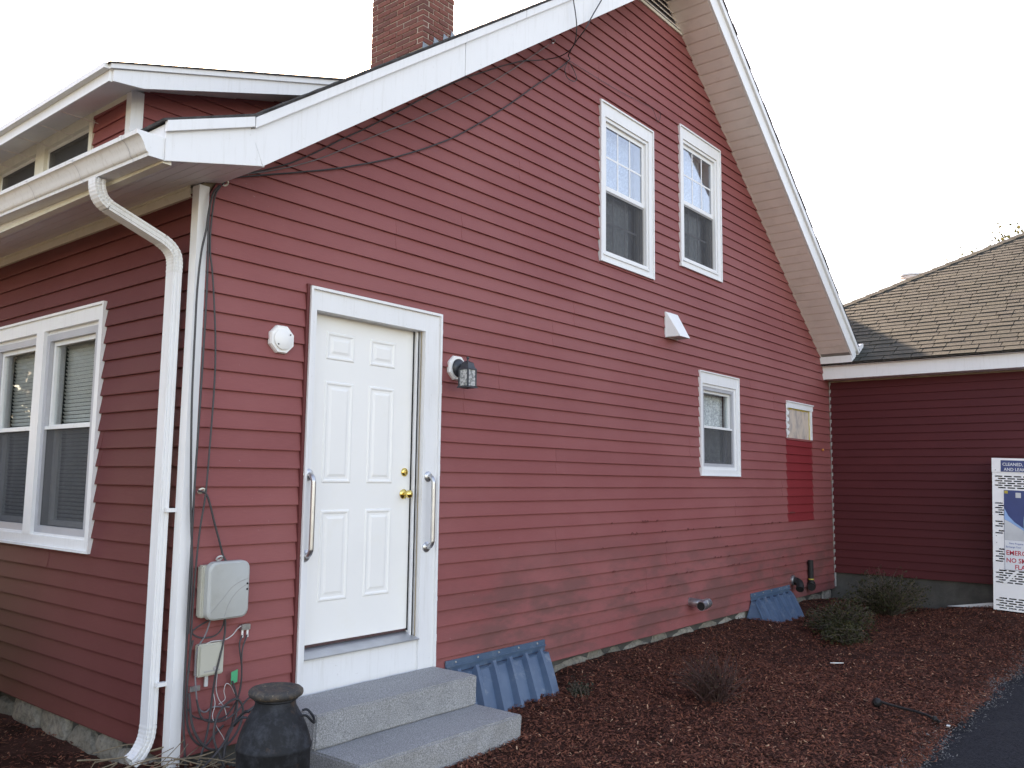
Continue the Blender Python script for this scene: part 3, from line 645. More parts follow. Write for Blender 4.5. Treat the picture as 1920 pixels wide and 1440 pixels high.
def elbow(pts, name):
    mb = MB(); P = catmull(pts, 5); V = []; nn = len(prof2); F = []; sd_ = Vector((0, 1, 0))
    for i, p_ in enumerate(P):
        tg = (P[min(i+1, len(P)-1)]-P[max(i-1, 0)]).normalized(); nv = sd_.cross(tg).normalized(); k = 1.045 if i % 2 else 1.0
        V += [tuple(p_+sd_*a_*k+nv*b_*k) for a_, b_ in prof2]
    for i in range(len(P)-1): F += [(i*nn+k, i*nn+(k+1) % nn, (i+1)*nn+(k+1) % nn, (i+1)*nn+k) for k in range(nn)]
    return mb.add(V, F).build(name, 'white_dirty', ds)
elbow(path[0:5], 'elbow'); elbow(path[5:10], 'elbow'); elbow(path[10:], 'elbow')
for z in (1.42, .535): MB().box(-.074, -.022, DY-.066, DY-.0375, z, z+.02).build('strap', 'white', ds)
# chimney ---------------------------------------------------------------------
CX0, CX1, CY0, CY1 = 4.21, 4.735, 2.643, 3.55
ch = MB().box(CX0+.008, CX1-.008, CY0+.008, CY1-.008, 5.7, 8.25).build('chimney', 'mortar', house); ch['label'] = 'red brick chimney with soot-browned street side'
bm_cache = {}
def brick(L, axis, x, y, z):
    key = (round(L, 3), axis)
    if key not in bm_cache:
        mb = MB(); h, d = .0570, .09
        if axis == 'x': mb.box(0, L, 0, d, 0, h)
        else: mb.box(0, d, 0, L, 0, h)
        ob = mb.build('brick', 'brick', ch, bevel=.0025); me = ob.data; bpy.data.objects.remove(ob); bm_cache[key] = me
    ob = bpy.data.objects.new('brick', bm_cache[key]); COL.objects.link(ob); ob.parent = ch
    ob.location = (x+random.uniform(-.0025, .0025), y+random.uniform(-.0025, .0025), z+random.uniform(-.001, .001))
z = 6.0; c = 0
while z < 8.2:
    for axis, a0, a1, fix in (('x', CX0, CX1, CY0), ('x', CX0, CX1, CY1-.09), ('y', CY0, CY1, CX0), ('y', CY0, CY1, CX1-.09)):
        lo = a0 if (axis == 'x') == (c % 2 == 0) else a0+.1; hi = a1 if (axis == 'x') == (c % 2 == 0) else a1-.1
        nb_ = max(1, round((hi-lo)/.207)); L = (hi-lo)/nb_
        if z < 6.3 and fix in (CY1-.09, CX1-.09): continue
        for k in range(nb_):
            s_ = lo+k*L+.0045
            brick(L-.009, axis, s_ if axis == 'x' else fix, fix if axis == 'x' else s_, z)
    z += .0677; c += 1
for k, (x, zz, w_, h_) in enumerate(((4.195, 6.50, .20, .17), (4.37, 6.63, .17, .17), (4.53, 6.75, .17, .16), (4.66, 6.85, .10, .15))):
    MB().prism([(x, CY0-.006-.002*k, zz), (x+w_, CY0-.006-.002*k, zz+w_*.4), (x+w_, CY0-.006-.002*k, zz+h_*.75), (x+.02, CY0-.006-.002*k, zz+h_)], (0, .002, 0)).build('flashing', 'lead', ch)
# dormer ------------------------------------------------------------------------
DX, DYY = .5, 1.88
mdz = lambda x: ztl(x)+.02
dw = sheet('dormer_wall', rect(DYY, 7.2, 3.75, 4.52), [rect(2.52, 3.36, 3.95, 4.385), rect(3.52, 4.36, 3.95, 4.385)], lambda a_, b_: (DX+.012, a_, b_), 'sheath', house)
siding(dw, lambda u, o, z: (DX-o, u, z), 'siding', 3.86, 4.50, lambda z: DYY+.05, lambda z: 7.2, [(2.47, 4.42, 3.9, 4.50)], seed=21)
sw = sheet('dormer_side', [(DX, 3.8), (2.3, 5.06), (1.8, 4.88), (DX, 4.48)], [], lambda a_, b_: (a_, DYY+.012, b_), 'sheath', house)
siding(sw, lambda u, o, z: (u, DYY-o, z), 'siding', 3.86, 4.90, lambda z: max(DX+.06, DX+(z-4.47)/.32), lambda z: max(.62, (z-3.43)/.7155), [], seed=23)
MB().prism([(DX-.026, DYY-.026, 3.8), (DX+.07, DYY-.026, 3.8), (DX+.07, DYY-.001, 3.8), (DX-.001, DYY-.001, 3.8), (DX-.001, DYY+.05, 3.8), (DX-.026, DYY+.05, 3.8)], (0, 0, .66)).build('dormer_post', 'white', house)
dt = lambda x: 4.459+.318*(x-.2)
MB().prism([(.2, 1.565, 4.335), (.42, 1.565, 4.36), (2.15, 1.565, 4.935), (2.15, 1.565, dt(2.15)-.04), (.2, 1.565, dt(.2)-.04)], (0, .022, 0)).build('dormer_rake', 'white', house)
MB().prism([(.17, 1.545, dt(.2)-.045), (2.3, 1.545, dt(2.3)-.045), (2.3, 1.545, dt(2.3)), (.17, 1.545, dt(.17))], (0, .03, 0)).build('dormer_rake_cap', 'white', house)
MB().box(.18, .2, 1.588, 7.4, 4.335, 4.415).build('dormer_fascia', 'white', house)
MB().prism([(.135, 1.575, 4.415), (.20, 1.575, 4.415), (.20, 1.575, 4.445), (.135, 1.575, 4.455)], (0, 5.8, 0)).build('dormer_gutter', 'white_dirty', house)
MB().prism([(.15, 1.53, dt(.15)+.001), (2.45, 1.53, dt(2.45)+.001), (2.45, 1.53, dt(2.45)+.018), (.15, 1.53, dt(.15)+.008)], (0, 5.9, 0)).build('dormer_roof', 'shingle_dark', house)
dso = MB().prism([(.2, 1.588, 4.345), (DX, 1.588, 4.46), (DX, 1.588, 4.475), (.2, 1.588, 4.36)], (0, 5.7, 0)).build('dormer_soffit', 'soffit_eave', house)
MB().prism([(DX, 1.588, 4.46), (2.1, 1.588, 4.93), (2.1, 1.588, 4.945), (DX, 1.588, 4.475)], (0, .30, 0)).build('rake_soffit', 'soffit_eave', dso)
for k in range(2, 14): MB().box(.205, DX-.002, 1.6+k*.4, 1.604+k*.4, 4.34, 4.345).build('soffit_bead', 'soffit', dso)
MB().box(DX-.02, DX-.002, DYY+.05, 2.47, 4.41, 4.46).build('dormer_frieze', 'cream', house)
mb = MB(); D3 = lambda u, o, z: (DX-o, u, z)
def bx(a, b, o0, o1, c, d): mb.hexa([D3(a, o0, c), D3(b, o0, c), D3(b, o0, d), D3(a, o0, d)], [D3(a, o1, c), D3(b, o1, c), D3(b, o1, d), D3(a, o1, d)])
bx(2.47, 2.53, -.06, .025, 3.9, 4.46); bx(3.35, 3.53, -.06, .025, 3.9, 4.46); bx(4.35, 4.42, -.06, .025, 3.9, 4.46); bx(2.53, 3.35, -.06, .03, 4.36, 4.46); bx(3.53, 4.35, -.06, .03, 4.36, 4.46); bx(2.53, 3.35, -.06, .03, 3.9, 3.96); bx(3.53, 4.35, -.06, .03, 3.9, 3.96)
dwn = mb.build('dormer_window', 'cream', house)
for a, b in ((2.53, 3.35), (3.53, 4.35)):
    frame(D3, a, b, 3.96, 4.36, .03, -.04, -.005, 'sash', 'white_dirty', dwn); quad(D3, a+.03, b-.03, 3.99, 4.33, -.02, 'pane', 'glass', dwn); quad(D3, a+.03, b-.03, 3.99, 4.33, -.008, 'insect_screen', 'screen', dwn, .001)
MB().box(DX+.35, DX+.37, 1.95, 7.1, 3.9, 4.6).build('dormer_inner', 'interior', house)
# foundation ----------------------------------------------------------------------
fo = MB().box(.03, 9.78, .03, 9, -.35, .17).build('foundation', 'concrete', house)
def rock(x, y, z, sx, sy, sz, parent, seed):
    bm = bmesh.new(); bmesh.ops.create_icosphere(bm, subdivisions=3, radius=1)
    for v_ in bm.verts:
        q = v_.co; mx = max(abs(q.x), abs(q.y), abs(q.z)); q = q*(.55+.45/mx)/1.25
        d_ = 1+.20*noise.noise(q*1.7+Vector((seed*3.1, 0, 0)))+.10*noise.noise(q*4.3+Vector((0, seed*2.3, 0)))
        v_.co = Vector((q.x*sx*d_, q.y*sy*d_, q.z*sz*d_))
    me = bpy.data.meshes.new('stone'); bm.to_mesh(me); bm.free(); me.materials.append(MATS['stone_piece'])
    o_ = bpy.data.objects.new('stone', me); COL.objects.link(o_); o_.parent = parent; o_.location = (x, y, z); o_.rotation_euler = (0, 0, random.uniform(-.08, .08))
y = .12; k = 0
while y < 4.4:
    L = random.uniform(.22, .46); rock(.05, y+L/2, .05+random.uniform(-.04, .02), .085, L*.66, random.uniform(.14, .20), fo, k); y += L*.97; k += 1
x = 2.95
while x < 9.5:
    L = random.uniform(.25, .6); rock(x+L/2, .075, .03+random.uniform(-.02, .02), L*.62, .085, .18, fo, k); x += L*.96; k += 1
# paint-clogged drips on the lower board edges
mb = MB(); rn = random.Random(9)
for c in (4, 5, 6, 7, 8, 9, 10):
    x = 3.6
    while x < 9.5:
        x += rn.expovariate(1.5 if c % 2 else .7); z = .175+c*PITCH
        if x > 9.5: break
        for j in range(rn.randint(1, 3)):
            wv = rn.uniform(.008, .03); xx = x+rn.uniform(-.08, .08); h = rn.uniform(.004, .011)
            h *= 1.5; mb.prism([(xx-wv, -.0265, z-.004), (xx+wv, -.0265, z-.004), (xx+wv*.5, -.0258, z+h), (xx-wv*.4, -.0258, z+h)], (0, .006, 0))
props(mb.build('paint_drips', 'drip', gw), kind='stuff')

# ------------------------------------------------------------------ the wing
wing = thing('red_annex', 'dark red low wing with brown shingle roof joining the house at right', 'building', (9.8, -5, 0))
WX, EX, EZ, WS, HY = 9.8, 9.5, 3.259, .59, 2.35
ww = MB().box(WX, WX+.1, -11.7, 2.0, .395, 3.06).build('wall', 'sheath', wing)
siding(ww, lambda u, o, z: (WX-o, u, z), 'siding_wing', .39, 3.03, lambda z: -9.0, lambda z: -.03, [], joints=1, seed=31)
MB().box(WX+.03, WX+9, -11.7, 2.0, -.3, .388).build('foundation', 'concrete', wing)
MB().box(WX+.1, WX+9, 1.9, 2.0, .389, 3.06).build('wall', 'siding_wing', wing); MB().box(WX+.1, WX+9, -11.7, -11.6, .389, 3.06).build('wall', 'siding_wing', wing); MB().box(WX+8.9, WX+9, -11.6, 1.9, .389, 3.06).build('wall', 'siding_wing', wing)
fz = lambda y: 3.055
MB().box(9.56, 9.585, -12, -.004, 3.056, 3.235).build('fascia', 'white', wing, bevel=.002)
MB().box(9.5, 9.559, -12, -.004, 3.236, 3.256).build('drip_edge', 'soffit', wing)
MB().box(9.586, WX, -12, -.004, 3.058, 3.072).build('soffit', 'soffit', wing)
MB().box(9.786, 9.80, -.040, -.02, .2, 3.05).build('corner_trim', 'frame_grey', wing, label='narrow grey trim in the inner corner')
TR = 5.5; RX, RZ = EX+TR, EZ+WS*TR
V = [(EX, -12, EZ), (EX, HY, EZ), (RX, HY-TR, RZ), (RX, -12, RZ), (EX+2*TR, HY, EZ), (EX+2*TR, -12, EZ)]
wr = MB().add([(x, y, z-.004) for x, y, z in V]+[(x, y, z-.022) for x, y, z in V], [(0, 3, 2, 1), (1, 2, 4), (2, 3, 5, 4), (6, 7, 8, 9), (7, 10, 8), (8, 10, 11, 9), (0, 1, 7, 6), (1, 4, 10, 7), (4, 5, 11, 10)]).build('roof', 'shingle_dark', wing, recalc=False)
th = math.atan(WS); ex_ = .140; wds = [.15, .2, .25, .3, .35]; scache = {}
off = Vector(OFF[wing.name]); plist = []
nco = int(TR/math.cos(th)/ex_)
for c in range(nco):
    s = c*ex_; ymax = HY-s*math.cos(th)-.03; y = ymax+random.uniform(-.1, 0)
    if ymax > .9: y = .9
    while y > -4.3:
        w_ = random.choice(wds); plist.append((c, s, y-w_, w_)); y -= w_+.006
def spos(s, y, h): return Vector((EX-.012+s*math.cos(th)-h*math.sin(th), y, EZ+s*math.sin(th)+h*math.cos(th)))
def vis(p_):
    c_ = p_-cam.matrix_world.translation; d_ = c_.dot(f_); return abs(c_.dot(r_)/d_) < .6 and c_.dot(r_)/d_ > .33
visible = [q for q in plist if vis(spos(q[1], q[2]+q[3]/2, 0))]
visible.sort(key=lambda q: (spos(q[1], q[2], 0)-cam.matrix_world.translation).length)
big = visible[:300]; bigset = set(map(id, big)); Rm = Matrix.Rotation(-th, 4, 'Y')
def shmesh(w_, lift):
    mb = MB(); a_ = ex_+.012
    return mb.hexa([(0, 0, 0), (a_, 0, -.008), (a_, w_, -.008), (0, w_, 0)], [(0, 0, .010+lift), (a_, 0, .002), (a_, w_-.01, .002), (0, w_, .010+lift)])
for q in plist:
    if id(q) in bigset:
        lift = random.choice((0, .004)); key = (q[3], lift)
        if key not in scache:
            ob = shmesh(q[3], lift).build('shingle', 'shingle'); scache[key] = ob.data; bpy.data.objects.remove(ob)
        ob = bpy.data.objects.new('shingle', scache[key]); COL.objects.link(ob); ob.parent = wr
        ob.matrix_local = Matrix.Translation(spos(q[1], q[2], .004)-off) @ Rm
mb = MB()
for q in plist:
    if id(q) not in bigset:
        t_ = shmesh(q[3], 0); M_ = Matrix.Translation(spos(q[1], q[2], .004)) @ Rm; mb.add([tuple(M_ @ Vector(v_)) for v_ in t_.V], t_.F)
props(mb.build('shingles', 'shingle', wr), kind='stuff')
for k in range(34):
    t0, t1 = k*.165, k*.165+.20
    P = lambda t_, dx, dy, dz: (EX+t_+dx, HY-t_+dy, EZ+WS*t_+dz)
    MB().hexa([P(t0, -.07, -.09, -.0), P(t0, 0, 0, .045), P(t1, 0, 0, .03), P(t1, -.07, -.09, -.015)], [P(t0, -.07, -.09, -.03), P(t0, 0, 0, .02), P(t1, 0, 0, .005), P(t1, -.07, -.09, -.04)]).build('hip_cap', 'shingle', wr)
    MB().hexa([P(t0, .09, .07, -.0), P(t0, .0005, .0005, .045), P(t1, .0005, .0005, .03), P(t1, .09, .07, -.015)], [P(t0, .09, .07, -.03), P(t0, .0005, .0005, .02), P(t1, .0005, .0005, .005), P(t1, .09, .07, -.04)]).build('hip_cap', 'shingle', wr)
rv = MB().lathe([(.09, 0), (.09, .22), (.085, .225)], (13, -.36, 4.80), 16).build('roof_vent', 'soffit', wr, smooth=True)
for k in range(3): MB().lathe([(.17, 0), (.185, .03), (.17, .05)], (13, -.36, 4.98+k*.055), 20).build('vent_ring', 'soffit', rv, smooth=True)
MB().lathe([(.19, 0), (.19, .03), (.10, .06), (.01, .07)], (13, -.36, 5.145), 20).build('vent_cap', 'white_dirty', rv, smooth=True)

# ------------------------------------------------------------------ things on the wall
def octo(x, z, r, o, mat, name, parent, depth=.03):
    return MB().lathe([(r, 0), (r, -depth*.6), (r*.93, -depth), (.002, -depth-.001)], (x, o, z), 8, 'y', math.pi/8).build(name, mat, parent)
t = thing('junction_cover', 'blank white octagonal cover plate left of the door', 'cover plate', (.542, -.02, 2.33))
octo(.542, 2.408, .088, -.014, 'white_door', 'mount_block', t)
MB().lathe([(.062, 0), (.062, -.007), (.058, -.010), (.002, -.0105)], (.542, -.0455, 2.408), 28, 'y').build('cover_disc', 'white_door', t, smooth=True)
for q in ((.585, 2.438), (.505, 2.375)): MB().lathe([(.005, 0), (.004, -.003)], (q[0], -.056, q[1]), 8, 'y').build('screw', 'black_metal', t)
t = thing('wall_lantern', 'black carriage lantern with seeded glass right of the door', 'lamp', (2.045, -.02, 2.25))
octo(2.045, 2.402, .094, -.014, 'white_door', 'mount_block', t)
MB().lathe([(.066, 0), (.066, -.006), (.055, -.02), (.03, -.034), (.002, -.038)], (2.045, -.046, 2.402), 28, 'y').build('canopy', 'black_metal', t, smooth=True)
LX, LY = 2.01, -.165
MB().tube(catmull([(2.045, -.06, 2.40), (2.035, -.10, 2.415), (2.02, -.14, 2.425), (LX, LY, 2.42)], 5), [.02]*16, 10).build('arm', 'black_metal', t, smooth=True)
MB().lathe([(.066, 2.375), (.066, 2.382), (.052, 2.395), (.042, 2.425), (.018, 2.437), (.006, 2.440), (.006, 2.452), (.011, 2.460), (.010, 2.468), (.001, 2.472)], (LX, LY, 0), 4, 'z', math.pi/4).build('hood', 'black_metal', t)
gl = MB()
for i, (dx, dy) in enumerate(((1, 0), (-1, 0), (0, 1), (0, -1))):
    if dx: MB().box(LX+dx*.041-.001, LX+dx*.041+.001, LY-.036, LY+.036, 2.262, 2.375).build('glass_pane', 'lamp_glass', t)
    else: MB().box(LX-.036, LX+.036, LY+dy*.041-.001, LY+dy*.041+.001, 2.262, 2.375).build('glass_pane', 'lamp_glass', t)
for dx in (-1, 1):
    for dy in (-1, 1): MB().box(LX+dx*.041-.005, LX+dx*.041+.005, LY+dy*.041-.005, LY+dy*.041+.005, 2.25, 2.375).build('corner_bar', 'black_metal', t)
fr_ = MB(); 
for (a, b, c, d) in ((-.052, .052, -.052, -.037), (-.052, .052, .037, .052), (-.052, -.037, -.037, .037), (.037, .052, -.037, .037)): fr_.box(LX+a, LX+b, LY+c, LY+d, 2.248, 2.258)
fr_.build('base_frame', 'black_metal', t)
MB().lathe([(.012, 0), (.022, .04), (.016, .07), (.004, .08)], (LX, LY, 2.29), 12).build('bulb', 'white', t, smooth=True)
t = thing('vent_hood', 'white plastic vent hood under the upper windows', 'vent', (5.2, -.02, 3.05))
MB().box(5.085, 5.335, -.034, -.016, 3.045, 3.305).build('flange', 'white', t, bevel=.002)
MB().add([(5.09, -.034, 3.30), (5.33, -.034, 3.30), (5.13, -.055, 3.298), (5.29, -.055, 3.298), (5.09, -.034, 3.05), (5.33, -.034, 3.05), (5.12, -.175, 3.05), (5.32, -.175, 3.05)],
         [(0, 1, 3, 2), (2, 3, 7, 6), (0, 2, 6, 4), (1, 5, 7, 3)]).build('hood', 'white', t, recalc=False)
gr_ = MB()
for k in range(7): gr_.box(5.115+k*.028, 5.121+k*.028, -.165, -.036, 3.052, 3.056)
for k in range(4): gr_.box(5.105, 5.315, -.06-k*.03, -.055-k*.03, 3.0565, 3.060)
gr_.build('grille', 'white_dirty', t)
# utility boxes
t = thing('fibre_box', 'large grey utility box with curved lid between corner post and door', 'utility box', (.22, -.02, .84))
MB().box(.085, .36, -.07, -.02, .872, 1.142).build('back_case', 'box_beige', t, bevel=.008)
def rrect(x0, x1, z0, z1, r, y, bulge=0, n=5):
    P = []
    for cx, cz, a0 in ((x1-r, z1-r, 0), (x0+r, z1-r, 90), (x0+r, z0+r, 180), (x1-r, z0+r, 270)):
        for i in range(n+1): a_ = R(a0+90*i/n); P.append((cx+r*math.cos(a_), y, cz+r*math.sin(a_)))
    return P
mb = MB(); A1 = rrect(.100, .352, .856, 1.160, .045, -.071); A2 = rrect(.102, .350, .858, 1.158, .045, -.100); A3 = rrect(.112, .340, .868, 1.148, .04, -.110)
n = len(A1); mb.add(A1+A2+A3, [(k*n+i, k*n+(i+1) % n, (k+1)*n+(i+1) % n, (k+1)*n+i) for k in range(2) for i in range(n)]+[tuple(range(n)), tuple(2*n+i for i in range(n))]); lid = mb.build('lid', 'box_grey', t, smooth=True)
MB().tube(catmull([(.20, -.1105, .872), (.225, -.1105, .94), (.275, -.1105, 1.0), (.338, -.1105, 1.035)], 6), .0018, 4).build('groove', 'frame_grey', lid)
MB().tube(catmull([(.12, -.1105, .90), (.18, -.1105, .96), (.25, -.1105, 1.03), (.338, -.1105, 1.065)], 6), .0014, 4).build('groove', 'frame_grey', lid)
for z in (1.005, 1.035): MB().lathe([(.006, 0), (.005, -.003)], (.333, -.1105, z), 8, 'y').build('lock', 'black_pipe', lid)
t = thing('phone_box', 'small beige telephone box below the larger grey one', 'utility box', (.16, -.02, .55))
MB().box(.092, .242, -.062, -.02, .57, .735).build('case', 'box_beige', t, bevel=.006)
MB().box(.100, .236, -.068, -.0625, .58, .725).build('lid', 'box_beige', t, bevel=.002)
MB().box(.125, .215, -.070, -.0685, .592, .598).build('latch_slot', 'frame_grey', t); MB().lathe([(.010, 0), (.009, -.004)], (.185, -.0685, .607), 10, 'y').build('lid_screw', 'frame_grey', t)
MB().box(.15, .168, -.04, -.03, .512, .569).build('cable_boot', 'cable_white', t)
t = thing('ground_block', 'small silver cable splitter under the grey utility box', 'splitter', (.38, -.02, .77))
MB().box(.355, .41, -.045, -.02, .775, .805).build('block', 'galv', t, bevel=.002)
for x in (.366, .398): MB().lathe([(.006, 0), (.006, .04)], (x, -.034, .735), 8).build('connector', 'white_dirty', t)
MB().box(.07, .128, -.034, -.02, .497, .523).build('cable_clamp', 'galv', base=(0, 0, 0)); props(bpy.data.objects['cable_clamp'], 'small metal cable clamp low beside the corner post', 'clamp')
MB().hexa([(.295, -.055, .50), (.335, -.055, .51), (.335, -.055, .575), (.295, -.055, .565)], [(.297, -.052, .50), (.337, -.052, .51), (.337, -.052, .575), (.297, -.052, .565)]).build('cable_tag', 'green_tag'); props(bpy.data.objects['cable_tag'], 'bright green plastic tag on the cables', 'tag')
def ringc(x, z, lab, mat='galv', ym=-.03):
    o_ = MB().tube([(x+.016*math.cos(a_), ym-.012*math.sin(a_)-.01, z+.012*math.sin(a_)) for a_ in np.linspace(0, 2*math.pi, 14)], .005, 6).build('cable_ring', mat, base=(x, -.02, z)); return props(o_, lab, 'cable ring')
ringc(.121, 3.232, 'pale cable ring under the eave at the corner', 'cream'); ringc(.073, 1.532, 'pale cable ring halfway down the corner', 'cream'); ringc(3.16, 5.345, 'small metal ring under the left rake', 'galv'); ringc(.20, 1.172, 'white cable ring on top of the grey utility box', 'cable_white')
# cables: (name, material, radius, points, label)
cab = [
 ('service_cable', 'cable', .008, [(2.752, -.5, 5.6), (2.804, -.5, 5.387), (2.834, -.5, 5.289), (2.864, -.49, 5.18), (2.95, -.40, 5.10), (3.02, -.22, 5.10), (2.95, -.06, 5.085), (2.634, -.035, 4.943), (1.946, -.035, 4.515), (1.376, -.035, 4.077), (.928, -.035, 3.747), (.61, -.035, 3.516), (.39, -.035, 3.391), (.183, -.04, 3.298), (.11, -.04, 3.235)], 'black cable hanging over the rake and following it to the corner'),
 ('service_cable', 'cable', .009, [(3.75, -.62, 6.42), (3.388, -.505, 5.85), (3.208, -.50, 5.575), (3.083, -.495, 5.387), (3.01, -.47, 5.24), (3.12, -.30, 5.235), (3.30, -.10, 5.26), (3.398, -.035, 5.273), (3.158, -.035, 5.057), (2.902, -.035, 4.842), (2.433, -.035, 4.452), (1.958, -.035, 4.101), (1.485, -.035, 3.821), (.979, -.035, 3.583), (.614, -.035, 3.44), (.286, -.035, 3.322), (.151, -.035, 3.267), (.103, -.04, 3.22)], 'thick cable sagging lowest across the gable from its knot'),
 ('service_cable', 'cable_grey', .006, [(3.102, -.033, 5.292), (2.655, -.033, 4.911), (2.241, -.033, 4.576), (1.68, -.033, 4.175), (1.193, -.033, 3.855), (.768, -.033, 3.574), (.462, -.033, 3.412), (.183, -.033, 3.295), (.12, -.04, 3.24)], 'thin grey cable running between the two black ones'),
 ('cable_loop', 'cable', .005, [(3.384, -.04, 5.265), (3.321, -.045, 5.157), (3.354, -.05, 5.091), (3.45, -.05, 5.094), (3.498, -.045, 5.142), (3.465, -.04, 5.204), (3.4, -.04, 5.247)], 'small cable loop hanging from the knot on the gable'),
 ('loose_wire', 'cable', .003, [(3.398, -.03, 5.273), (3.765, -.03, 5.284), (4.216, -.03, 5.3), (4.659, -.03, 5.337), (4.836, -.03, 5.345), (4.899, -.032, 5.3), (4.952, -.035, 5.239), (5.008, -.032, 5.321), (4.987, -.03, 5.37)], 'thin wire from the knot to a hook above the upper windows'),
 ('drop_cable', 'cable', .008, [(.082, -.05, 3.204), (.045, -.05, 3.151), (.026, -.05, 3.032), (.032, -.05, 2.825), (.037, -.05, 2.561), (.035, -.05, 2.212), (.03, -.05, 1.869), (.026, -.05, 1.505), (.026, -.05, 1.093), (.027, -.05, .769), (.031, -.05, .40), (.06, -.05, .12)], 'straight black cable down the corner beside the post'),
 ('drop_cable', 'cable', .007, [(.088, -.05, 3.206), (.056, -.05, 3.136), (.042, -.05, 2.976), (.044, -.05, 2.828), (.064, -.05, 2.713), (.088, -.05, 2.511), (.106, -.05, 2.308), (.111, -.05, 2.105), (.105, -.05, 1.874), (.093, -.05, 1.533), (.068, -.05, 1.31), (.054, -.05, 1.036), (.048, -.05, .60)], 'black cable bowing away from the corner post to the right'),
 ('drop_cable', 'cable', .008, [(.075, -.055, 3.202), (.04, -.055, 3.141), (.02, -.055, 3.031), (.012, -.055, 2.939), (-.006, -.05, 2.817), (-.016, -.045, 2.609), (-.016, -.045, 2.321), (-.012, -.045, 1.98), (.0, -.05, 1.644), (.013, -.05, 1.422), (.038, -.05, 1.092), (.035, -.05, .8)], 'black cable lying across the face of the white corner post'),
 ('tap_cable', 'cable', .008, [(.049, -.05, 1.533), (.09, -.05, 1.519), (.115, -.05, 1.476), (.153, -.05, 1.363), (.183, -.05, 1.277), (.213, -.05, 1.19), (.235, -.06, 1.15)], 'short black cable dropping into the top of the grey box'),
 ('tail_cable', 'cable', .008, [(.233, -.07, .86), (.237, -.065, .77), (.211, -.072, .663), (.193, -.072, .584), (.189, -.06, .503), (.179, -.06, .396), (.154, -.08, .294), (.114, -.10, .196), (.059, -.12, .09)], 'black cable from the grey box across the phone box to the ground'),
 ('tail_cable', 'cable_grey', .006, [(.16, -.05, .86), (.132, -.05, .782), (.096, -.05, .727), (.082, -.05, .654), (.093, -.05, .518), (.113, -.05, .42), (.152, -.05, .386), (.2, -.05, .404), (.296, -.05, .386)], 'grey cable curving round the left of the phone box'),
 ('tail_cable', 'cable', .006, [(.366, -.034, .75), (.341, -.05, .699), (.361, -.05, .583), (.36, -.05, .471), (.328, -.05, .394), (.267, -.05, .337), (.189, -.05, .339), (.095, -.05, .371), (.054, -.05, .419)], 'black cable sweeping in a low arc left from the splitter'),
 ('tail_cable', 'cable', .006, [(.398, -.034, .75), (.356, -.055, .669), (.36, -.055, .527), (.348, -.055, .446), (.321, -.06, .354), (.287, -.08, .264), (.245, -.10, .165), (.204, -.12, .06)], 'black cable hanging straight from the splitter to the ground'),
 ('tail_cable', 'cable', .008, [(.063, -.05, .764), (.05, -.05, .685), (.043, -.05, .5), (.058, -.05, .338), (.102, -.05, .25), (.165, -.05, .215), (.209, -.05, .254), (.26, -.06, .30)], 'black cable in a wide loop near the ground by the post'),
 ('tail_cable', 'cable', .006, [(.176, -.05, .86), (.099, -.05, .835), (.055, -.05, .805), (.102, -.05, .772), (.18, -.05, .768), (.226, -.05, .798), (.246, -.05, .86)], 'black cable loop between the two utility boxes'),
 ('thin_wire', 'cable_white', .003, [(.214, -.05, .575), (.211, -.05, .497), (.23, -.05, .439), (.264, -.05, .392), (.283, -.05, .333), (.271, -.05, .322)], 'white wire dangling below the phone box'),
 ('thin_wire', 'cable_white', .004, [(.345, -.05, .80), (.323, -.05, .786), (.292, -.05, .756), (.245, -.05, .74), (.166, -.05, .742), (.105, -.05, .718)], 'pale wire from the splitter over the phone box'),
 ('thin_wire', 'cable_white', .0025, [(.325, -.05, .45), (.297, -.05, .496), (.27, -.05, .509), (.259, -.05, .475), (.268, -.05, .432), (.231, -.05, .412)], 'pale curled wire right of the phone box'),
 ('tail_cable', 'cable', .012, [(.47, -.07, .38), (.416, -.07, .353), (.367, -.07, .34), (.32, -.07, .302), (.275, -.08, .257), (.247, -.1, .195), (.221, -.12, .06)], 'thickest black cable bending behind the milk can'),
 ('tail_cable', 'cable', .009, [(.05, -.06, .50), (.07, -.08, .33), (.14, -.10, .22), (.24, -.10, .20), (.33, -.09, .27), (.36, -.08, .37), (.31, -.08, .43), (.22, -.08, .38), (.18, -.10, .26), (.22, -.14, .12)], 'black cable coiled in a ring close to the ground'),
 ('tail_cable', 'cable', .007, [(.10, -.05, .46), (.13, -.07, .36), (.23, -.08, .33), (.32, -.08, .36), (.40, -.08, .42), (.46, -.10, .40)], 'black cable running right behind the can lid'),
 ('tail_cable', 'cable', .008, [(.30, -.06, .52), (.33, -.07, .41), (.30, -.09, .30), (.22, -.12, .22), (.12, -.16, .17), (.02, -.20, .14)], 'black cable trailing left into the dry stems'),
 ('thin_wire', 'cable_white', .0025, [(.19, -.06, .48), (.20, -.065, .42), (.185, -.07, .36), (.21, -.08, .30), (.24, -.09, .25), (.26, -.09, .21)], 'thin pale wire hanging among the black cables'),
]
for nm, mtn, r_c, pts, lab in cab:
    k = 6 if len(pts) > 8 else 8
    P = [p_+Vector((0, -.002*abs(noise.noise(p_*6)), .004*noise.noise(p_*5))) for p_ in catmull(pts, k)]
    props(MB().tube(P, r_c*(.58 if nm == 'service_cable' else .72), 6).build(nm, mtn, base=pts[-1], smooth=True), lab, 'cable')
